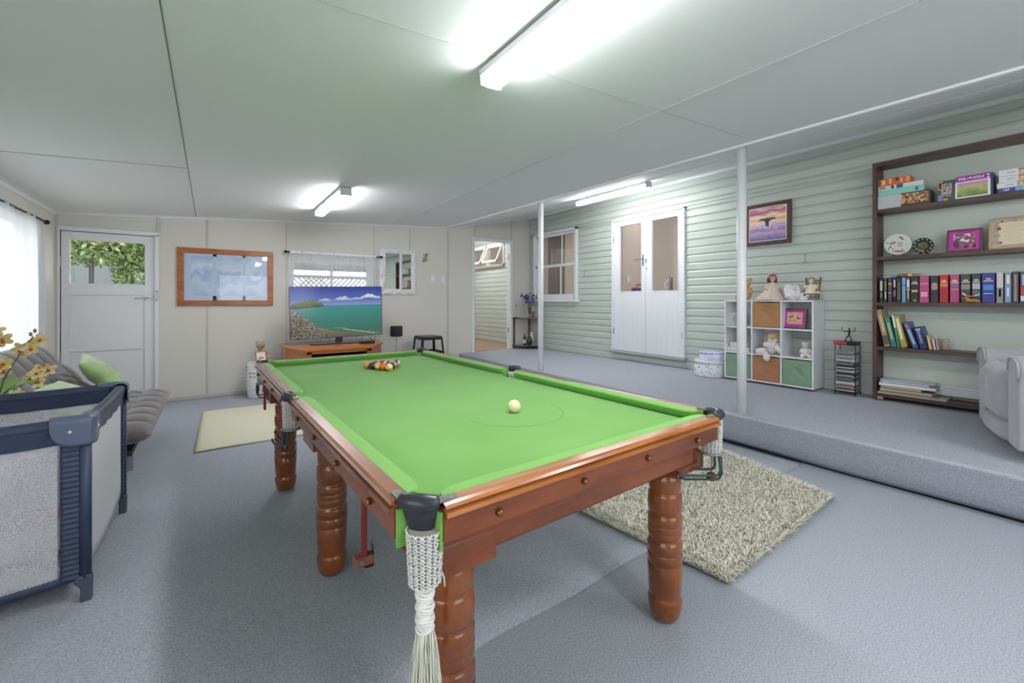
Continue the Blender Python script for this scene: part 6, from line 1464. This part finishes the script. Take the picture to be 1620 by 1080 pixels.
ir = E('clothes_iron', (5.47, 3.75, zi), 'grey steam iron standing on its heel behind the right glass of the French doors', 'iron', rotz=.3)
b = MB(); b.surf(lambda u, v: Vector((.052 * math.cos(2 * PI * u) * (1 - v ** 2.2) ** .7, .022 * math.sin(2 * PI * u), .01 + .2 * v)), 24, 14, cu=True); b.obj('sole_plate', mat('iron_grey', '#8f969c', .25, metal=.7), ir)
b = MB(); b.tube([(0, .03, .02), (0, .075, .03), (0, .085, .10), (0, .03, .17)], .013, 10); b.obj('iron_handle', mat('iron_white', '#dfe1e4', .4), ir)
wb = MB(); wb.lathe([(0, 0), (.022, 0), (.022, .12), (.008, .14), (.008, .17), (0, .17)], n=18); o = wb.obj('spray_bottle', mat('white_cap', '#efefef', .4)); o.location = (5.42, 4.06, zi); T(o, 'white spray bottle beside the folded clothes behind the French doors', 'bottle')
sw = E('light_switch', (5.9, 4.88, 1.60), 'white light switch on the wall seen through the left French door glass', 'light switch', rotz=0)
bx('switch_plate', (-.04, 0, -.06, .04, .01, .06), M_white, sw)
S(bx('wall_interior_return', (5.75, 4.89, .44, 6.2, 4.95, 3.1), M_pink))
dc = E('interior_curtain', (5.35, 6.36, 2.4), 'brown-grey curtain gathered at the left inside of the sash window', 'curtain')
b = MB(); b.surf(lambda u, v: Vector((.02 * math.sin(u * 40), .02 - .42 * u * 1.1, -1.5 * v + .05)), 80, 4); b.obj('drape', mat('grey_brown_drape', '#857c72', .9), dc); MB().tube([(0, .05, .04), (0, -1.15, .04)], .008, 8).obj('curtain_rod', M_alu, dc)
# ------------------------------------------------------------------ futon
M_fut = mat('brown_grey_suede', '#5e5557', .8, mix=('#6a6063', 5), bump=(300, .15, .001), sheen=.5)
fu = E('futon_sofa', (-.85, 4.45, 0), 'tufted brown-grey click-clack futon along the left wall under the curtain', 'sofa')
def tuft(L_, W_, T_, nu, nv):
    """mattress of stitched squares, L along x, W along y; returns fn for both faces"""
    def g(u, v, top=True):
        a, c_ = 2 * u - 1, 2 * v - 1
        ed = (1 - abs(a) ** 9) ** .5 * (1 - abs(c_) ** 7) ** .5
        bump_ = (abs(math.sin(PI * nu * u)) ** .45) * (abs(math.sin(PI * nv * v)) ** .45)
        inner = 1
        z = T_ / 2 * ed * (.62 + .38 * bump_)
        return Vector((a * L_ / 2, c_ * W_ / 2, z if top else -z * .9))
    b = MB(); b.surf(lambda u, v: g(u, v), 14 * nu, 14 * nv); b.surf(lambda u, v: g(1 - u, v, False), 6 * nu, 6 * nv); return b
sm_ = tuft(1.62, .76, .17, 7, 4)
sm_.obj('seat_mattress', M_fut, fu, loc=(.145, .0, .335), rot=(0, 0, PI / 2))
bm_ = tuft(1.72, .72, .15, 8, 3)
o = bm_.obj('backrest_mattress', M_fut, fu); o.matrix_local = Matrix.Translation((-.20, .12, .565)) @ Matrix.Rotation(.88, 4, 'Y') @ Matrix.Rotation(PI / 2, 4, 'Z')
b = MB(); b.box(-.20, -.72, .20, .42, .72, .235); b.box(-.42, -.7, .20, -.2, .7, .235); b.obj('frame', mat('dark_frame', '#2e2d30', .6), fu)
for (x, y) in ((.365, -.36), (.365, .55), (-.36, -.5), (-.36, .55)):
    b = MB(); b.box(x - .025, y - .03, 0, x + .025, y + .03, .2); b.obj('leg', mat('silver_leg', '#a9abb0', .3, metal=.7), fu, bevel=.004)
b = MB(); b.box(.33, -.30, .0, .345, -.14, .2); b.obj('bracket', MATS['dark_frame'], fu)
def cushion(name, L_, T_, loc, rot, m, lb, seed, cat='cushion'):
    rr = random.Random(seed); p1, p2 = rr.uniform(0, 6), rr.uniform(0, 6)
    b = MB(); b.pad(L_, L_, T_, 30, 30, p=2.4, fn=lambda a, c_, sg, q: Vector((q.x * (1 - .07 * (1 - c_ * c_)) , q.y * (1 - .07 * (1 - a * a)), q.z + .006 * math.sin(9 * a + p1) * math.sin(8 * c_ + p2) * (1 - abs(a * c_)))))
    o = b.obj(name, m); o.location = loc; o.rotation_euler = rot; T(o, lb, cat); return o
M_gc = mat('sage_velvet', '#93b26c', .8, mix=('#a3c07e', 6, .35, .65), sheen=.6); M_gc2 = mat('pale_sage_velvet', '#a9c493', .8, sheen=.6); M_dc = mat('dark_brown_satin', '#473c3e', .5, sheen=.4)
cushion('cushion', .44, .15, (-.76, 5.02, .575), (.15, .85, .25), M_gc, 'large sage green velvet cushion leaning at the far end of the futon', 1)
cushion('cushion', .36, .13, (-.93, 4.78, .535), (.2, .75, .1), M_dc, 'dark brown cushion between the two green cushions on the futon', 2)
cushion('cushion', .42, .13, (-.83, 4.30, .505), (.1, .5, -.3), M_gc2, 'pale green cushion lying low, just behind the cot rail', 3)

# ------------------------------------------------------------------ travel cot
ctx = E('travel_cot', (-.87, 2.855, 0), 'navy travel cot with mesh sides at the left edge of the picture', 'travel cot')
M_navy = mat('navy_nylon', '#343f5a', .45, bump=(40, .5, .004), mix=('#3a4664', 8)); M_corn = mat('blue_grey_plastic', '#5c6880', .35, coat=.2); M_foot = mat('slate_plastic', '#4a5260', .4)
M_mesh = sheer_mat('cot_mesh', '#e4e6ec', .85, .35, weave=330); M_pan = mat('white_cot_panel', '#d9dade', .7)
cw, cl2 = .45, .435       # half x, half y
corners = [(cw, -cl2), (cw, cl2), (-cw, cl2), (-cw, -cl2)]
def railpath(p, q, z0, z1, sag, n=10, hook=0): return [(p[0] + (q[0] - p[0]) * i / n, p[1] + (q[1] - p[1]) * i / n, z0 + (z1 - z0) * i / n - sag * math.sin(PI * i / n)) for i in range(n + 1)]
for i, (p, q) in enumerate(((corners[0], corners[1]), (corners[1], corners[2]), (corners[2], corners[3]), (corners[3], corners[0]))):
    b = MB(); path = railpath(p, q, .728, .728, .012)
    b.tube(path, [.024] * 11, 14)
    # padded cloth skirt under the rail
    n_ = Vector((q[1] - p[1], p[0] - q[0], 0)).normalized()
    def sk(u, v, p=p, q=q, n_=n_): x = p[0] + (q[0] - p[0]) * u; y = p[1] + (q[1] - p[1]) * u; w_ = .003 * math.sin(u * 37 + i) ; return Vector((x, y, .735 - .012 * math.sin(PI * u) - .085 * v)) + n_ * (.023 * (1 - .65 * v) + w_ * v)
    b.surf(sk, 40, 4); b.surf(lambda u, v: sk(u, v) - n_ * (.046 * (1 - .65 * v)), 40, 4)
    b.obj('padded_rail', M_navy, ctx, recalc=False)
for k, (x, y) in enumerate(corners):
    sx, sy = (1 if x > 0 else -1), (1 if y > 0 else -1)
    b = MB(); b.tube([(x, y, .10), (x, y, .70)], .019, 12, flat=1.0); b.obj('post_sleeve', M_navy, ctx)
    # gathered navy bands beside the post
    b = MB()
    def band(u, v, x=x, y=y, sx=sx): return Vector((x - sx * (.012 + .06 * u), y + sy * (.006 + .0018 * math.sin(v * 170)), .10 + .56 * v))
    b.surf(band, 4, 200)
    b.obj('side_band', M_navy, ctx, solid=.003)
    b = MB(); b.surf(lambda u, v: Vector((x + sx * (.006 + .0015 * math.sin(v * 170)), y - sy * (.012 + .035 * u), .10 + .56 * v)), 3, 200)
    b.obj('side_band', M_navy, ctx, solid=.003)
    # corner bracket: rounded plastic shells on both rails meeting over the corner
    b = MB()
    def cb(u, v):
        a = (u - .5) * 2; d_ = abs(a) * (.098 if a < 0 else .075)
        base = Vector((x - (sx * d_ if a < 0 else 0), y - (sy * d_ if a > 0 else 0), 0)); h_ = .062 * (1 - abs(a) ** 3.5) ** .5 + .004
        th = -PI * .5 + v * PI * 1.25
        out = Vector((0, sy, 0)) if a < -.06 else (Vector((sx, 0, 0)) if a > .06 else Vector((sx, sy, 0)).normalized())
        r_ = .0305
        if v < .45: return base + out * r_ + Vector((0, 0, .735 - h_ * 1.45 * (1 - v / .45)))
        t = (v - .45) / .55 * PI; return base + out * r_ * math.cos(t) + Vector((0, 0, .735 + .022 * math.sin(t)))
    b.surf(cb, 40, 16); br = b.obj('corner_bracket', M_corn, ctx, solid=.003)
    for a_, c_ in ((-.4, .28), (.45, .28)):
        pt_ = cb(.5 + a_ / 2, c_); o_ = Vector((0, sy, 0)) if a_ < 0 else Vector((sx, 0, 0)); MB().cyl(pt_ + o_ * .001, pt_ + o_ * .005, .0065, .005, 12).obj('rivet', mat('white_rivet', '#d9dce2', .3), br)
    b = MB(); b.prism([(x - sx * .038, y - .016, 0), (x - sx * .012, y - .016, .0), (x + sx * .016, y - .016, .0), (x + sx * .018, y - .016, .10), (x + sx * .008, y - .016, .115), (x - sx * .02, y - .016, .11), (x - sx * .03, y - .016, .09), (x - sx * .012, y - .016, .07)][1:] if False else [(x - sx * .014, y - .018, 0), (x + sx * .020, y - .018, 0), (x + sx * .022, y - .018, .10), (x + sx * .006, y - .018, .118), (x - sx * .028, y - .018, .105), (x - sx * .034, y - .018, .085), (x - sx * .014, y - .018, .06)], (0, .036, 0)); b.obj('foot', M_foot, ctx, bevel=.006)
# bottom tubes
b = MB()
for (p, q) in ((corners[0], (0, 0)), (corners[1], (0, 0)), (corners[2], (0, 0)), (corners[3], (0, 0))): b.tube([(p[0] * .97, p[1] * .97, .105), (p[0] * .8, p[1] * .8, .085), (q[0], q[1], .075)], .010, 8)
b.obj('base_tube', mat('grey_tube', '#a9adb6', .35, metal=.5), ctx)
def drop(u): return .11 + .02 * math.sin(PI * u)
# mesh sides (near and far), white panels (both ends)
for sy in (-1, 1):
    b = MB(); b.surf(lambda u, v: Vector((-cw + .08 + (2 * cw - .16) * u, sy * (cl2 + .001 - .012 * math.sin(PI * u) * math.sin(PI * v)), .095 + .045 * (0) + (.66 - .095) * v)), 12, 10); b.obj('mesh_side', M_mesh, ctx, recalc=False)
    b = MB(); b.surf(lambda u, v: Vector((-cw + .02 + (2 * cw - .04) * u, sy * (cl2 + .002), .07 + .022 * abs(2 * u - 1) ** 2 + .03 * v)), 16, 2); b.obj('bottom_hem', M_navy, ctx, solid=.003)
for sx in (-1, 1):
    b = MB(); b.surf(lambda u, v: Vector((sx * (cw + .0 - .006 * math.sin(PI * u) * math.sin(PI * v)), -cl2 + .03 + (2 * cl2 - .06) * u, (.13 + .0 * u) + (.67 - .13) * v - (.05 * (1 - v) * math.sin(PI * u) if True else 0))), 16, 10); b.obj('end_panel', M_pan, ctx, solid=.002)
# mattress and bedding in the cot
bx('cot_mattress', (-cw + .03, -cl2 + .03, .10, cw - .03, cl2 - .03, .145), mat('cot_mattress_white', '#d6d3d2', .8), ctx, bevel=.012)
bd = MB()
bd.surf(lambda u, v: Vector((-.37 + .72 * u, -.34 + .66 * v, .165 + .05 * abs(math.sin(u * 6 + v * 4)) * math.sin(PI * u) * math.sin(PI * v) + .09 * math.exp(-((u - .75) ** 2 + (v - .3) ** 2) * 14) + .02 * math.sin(u * 19 - v * 8) * math.sin(PI * v))), 50, 40)
o = bd.obj('pink_blanket', mat('pink_white_fleece', '#d8a8b2', .9, mix=('#e4dfdc', 5, .42, .55)), solid=.01); o.location = (-.87, 2.855, 0); T(o, 'crumpled pink and white blanket inside the cot, seen through its mesh', 'blanket')
pl_ = MB(); pl_.pad(.42, .34, .17, 20, 18, p=2.4, M=Matrix.Rotation(.5, 3, 'X')); o = pl_.obj('white_pillow', mat('white_quilted', '#e2e2df', .9, bump=(70, .6, .004))); o.location = (-1.03, 2.98, .42); o.rotation_euler = (.5, .3, .2); T(o, 'rounded white quilted pillow standing in the cot at the left edge', 'pillow')

# ------------------------------------------------------------------ tall vase of artificial orchids between cot and futon
vz = (-.98, 3.46)
va = MB(); va.lathe([(0, 0), (.10, 0), (.11, .02), (.09, .15), (.075, .32), (.085, .46), (.105, .54), (.10, .545), (.08, .46), (.07, .32), (.0, .3)], n=36)
o = va.obj('floor_vase', mat('white_floor_vase', '#d8d6d0', .4)); o.location = (vz[0], vz[1], 0); T(o, 'tall white floor vase behind the cot holding the yellow orchids', 'vase')
orx = E('artificial_orchids', (vz[0], vz[1], .50), 'spray of yellow artificial orchids with long green leaves at the left edge', 'flowers')
M_stem = mat('orchid_stem', '#5f6e3c', .6); M_leafo = mat('orchid_leaf', '#6f9a3c', .5, mix=('#88ad50', 8)); M_pet = mat('orchid_petal', '#e2cc7c', .6, mix=('#ece2b4', 25, .4, .6)); M_pet2 = mat('orchid_petal_pale', '#dfe0a8', .6); M_lip = mat('orchid_lip', '#c8663c', .6); M_bud = mat('orchid_bud', '#8f8a80', .6)
rr = random.Random(12)
spr = [((.16, .05, .52), 0), ((.05, -.03, .56), 0), ((-.05, -.06, .50), 0), ((.20, .03, .33), 0), ((.03, .02, .40), 0), ((.11, -.05, .22), 1), ((-.08, .0, .30), 1), ((-.02, -.1, .46), 0)]
def flower(c, s_, m, tilt):
    r = E('tmp', (0, 0, 0), '', None); bpy.data.objects.remove(r)
    b = MB(); A = Vector(tilt).normalized(); U = A.orthogonal().normalized(); V_ = A.cross(U)
    for k in range(5):
        a = 2 * PI * k / 5 + s_ * 40; d_ = U * math.cos(a) + V_ * math.sin(a); n_ = A.cross(d_)
        L_ = s_ * (1 if k % 2 else .9); w_ = s_ * .34
        pts = [c, c + d_ * L_ * .45 + n_ * w_ + A * s_ * .12, c + d_ * L_ * .85 + n_ * w_ * .7 + A * s_ * .22, c + d_ * L_ + A * s_ * .18, c + d_ * L_ * .85 - n_ * w_ * .7 + A * s_ * .22, c + d_ * L_ * .45 - n_ * w_ + A * s_ * .12]
        b.mi = 0; b.poly(pts)
    b.mi = 1; b.tube([c, c + A * s_ * .3, c + A * s_ * .5 - Vector((0, 0, s_ * .15))], [s_ * .12, s_ * .14, s_ * .16], 7)
    o = b.obj('orchid_bloom', [m, M_lip], orx, recalc=False); return o
for (tip, kind) in spr:
    t = Vector(tip); b = MB(); mid = Vector((t.x * .35, t.y * .4, t.z * .55)); pts = [Vector((0, 0, 0)).lerp(mid, i / 4) for i in range(4)] + [mid.lerp(t, i / 5) + Vector((0, 0, .012 * math.sin(PI * i / 5))) for i in range(6)]
    b.tube(pts, .0035, 6); b.obj('flower_stem', M_stem, orx)
    for k in range(5 if kind == 0 else 4):
        f = k / 5; p = mid.lerp(t, .55 + .45 * (k + .5) / 5) + Vector((rr.uniform(-.03, .03), rr.uniform(-.02, .02), rr.uniform(-.015, .02)))
        flower(p, rr.uniform(.036, .05), M_pet if kind == 0 else M_pet2, (rr.uniform(-.2, 1), rr.uniform(-1.2, -.4), rr.uniform(-.5, .3)))
    b = MB()
    for k in range(2): b.ell(t + Vector((rr.uniform(-.015, .015), 0, .012 + .018 * k)), (.008, .008, .013), 8, 6)
    b.obj('bud', M_bud, orx)
for k in range(9):
    a = rr.uniform(-1.2, 1.6) if k % 2 else rr.uniform(0, 6.28); L_ = rr.uniform(.16, .27); d_ = Vector((math.cos(a), math.sin(a) * .7, 0)); b = MB()
    b.surf(lambda u, v: d_ * (L_ * u) + Vector((0, 0, .12 + .16 * math.sin(1.9 * u) - .0 * u)) + Vector((-d_.y, d_.x, .3)).normalized() * (.020 * math.sin(PI * min(1, u * .95 + .05)) ** .7 * (2 * v - 1)), 12, 3)
    b.obj('leaf', M_leafo, orx, recalc=False)

# ------------------------------------------------------------------ shaggy rug
ru = E('shag_rug', (0, 0, 0), 'cream shag pile rug on the carpet beside the right side of the pool table', 'rug')
RC = [(1.81, .96), (3.11, 1.01), (3.34, 1.81), (1.73, 1.79)]
def rq(u, v):
    a = Vector(RC[0]).lerp(Vector(RC[1]), u); c_ = Vector(RC[3]).lerp(Vector(RC[2]), u); return a.lerp(c_, v)
b = MB(); b.surf(lambda u, v: Vector((*rq(u, v), .012 + .006 * math.sin(u * 17) * math.sin(v * 13))), 30, 24); b.obj('rug_backing', mat('rug_backing', '#a8a694', .95), ru, solid=.008)
M_pile = [mat('pile_cream', '#e2e0d2', .9), mat('pile_mid', '#cfcdbc', .9), mat('pile_dark', '#9c9985', .9)]
b = MB(); rr = random.Random(8); verts = []; faces = []; mids = []
for k in range(46000):
    u, v = rr.random(), rr.random(); p = rq(u, v); e = min(u, 1 - u, v, 1 - v); h_ = rr.uniform(.016, .034); a = rr.uniform(0, 2 * PI)
    ln = rr.uniform(.01, .03); ox, oy = math.cos(a) * ln, math.sin(a) * ln
    if e < .03: oc = Vector(p) - rq(.5, .5); oc.normalize(); ox += oc.x * .02; oy += oc.y * .02; h_ *= .8
    w_ = rr.uniform(.0018, .0032); nx, ny = -math.sin(a) * w_, math.cos(a) * w_; z0 = .014; i = len(verts)
    verts += [(p.x - nx, p.y - ny, z0), (p.x + nx, p.y + ny, z0), (p.x + ox * .5 + nx, p.y + oy * .5 + ny, z0 + h_ * .75), (p.x + ox * .5 - nx, p.y + oy * .5 - ny, z0 + h_ * .75), (p.x + ox, p.y + oy, z0 + h_)]
    faces += [(i, i + 1, i + 2, i + 3), (i + 3, i + 2, i + 4)]; q = 2 if rr.random() < .08 else (1 if rr.random() < .3 else 0); mids += [q, q]
me = bpy.data.meshes.new('rug_pile'); me.from_pydata(verts, [], faces); me.polygons.foreach_set('material_index', mids)
for m in M_pile: me.materials.append(m)
o = bpy.data.objects.new('rug_pile', me); COL.objects.link(o); o.parent = ru; o['kind'] = 'stuff'
b.bm.free()
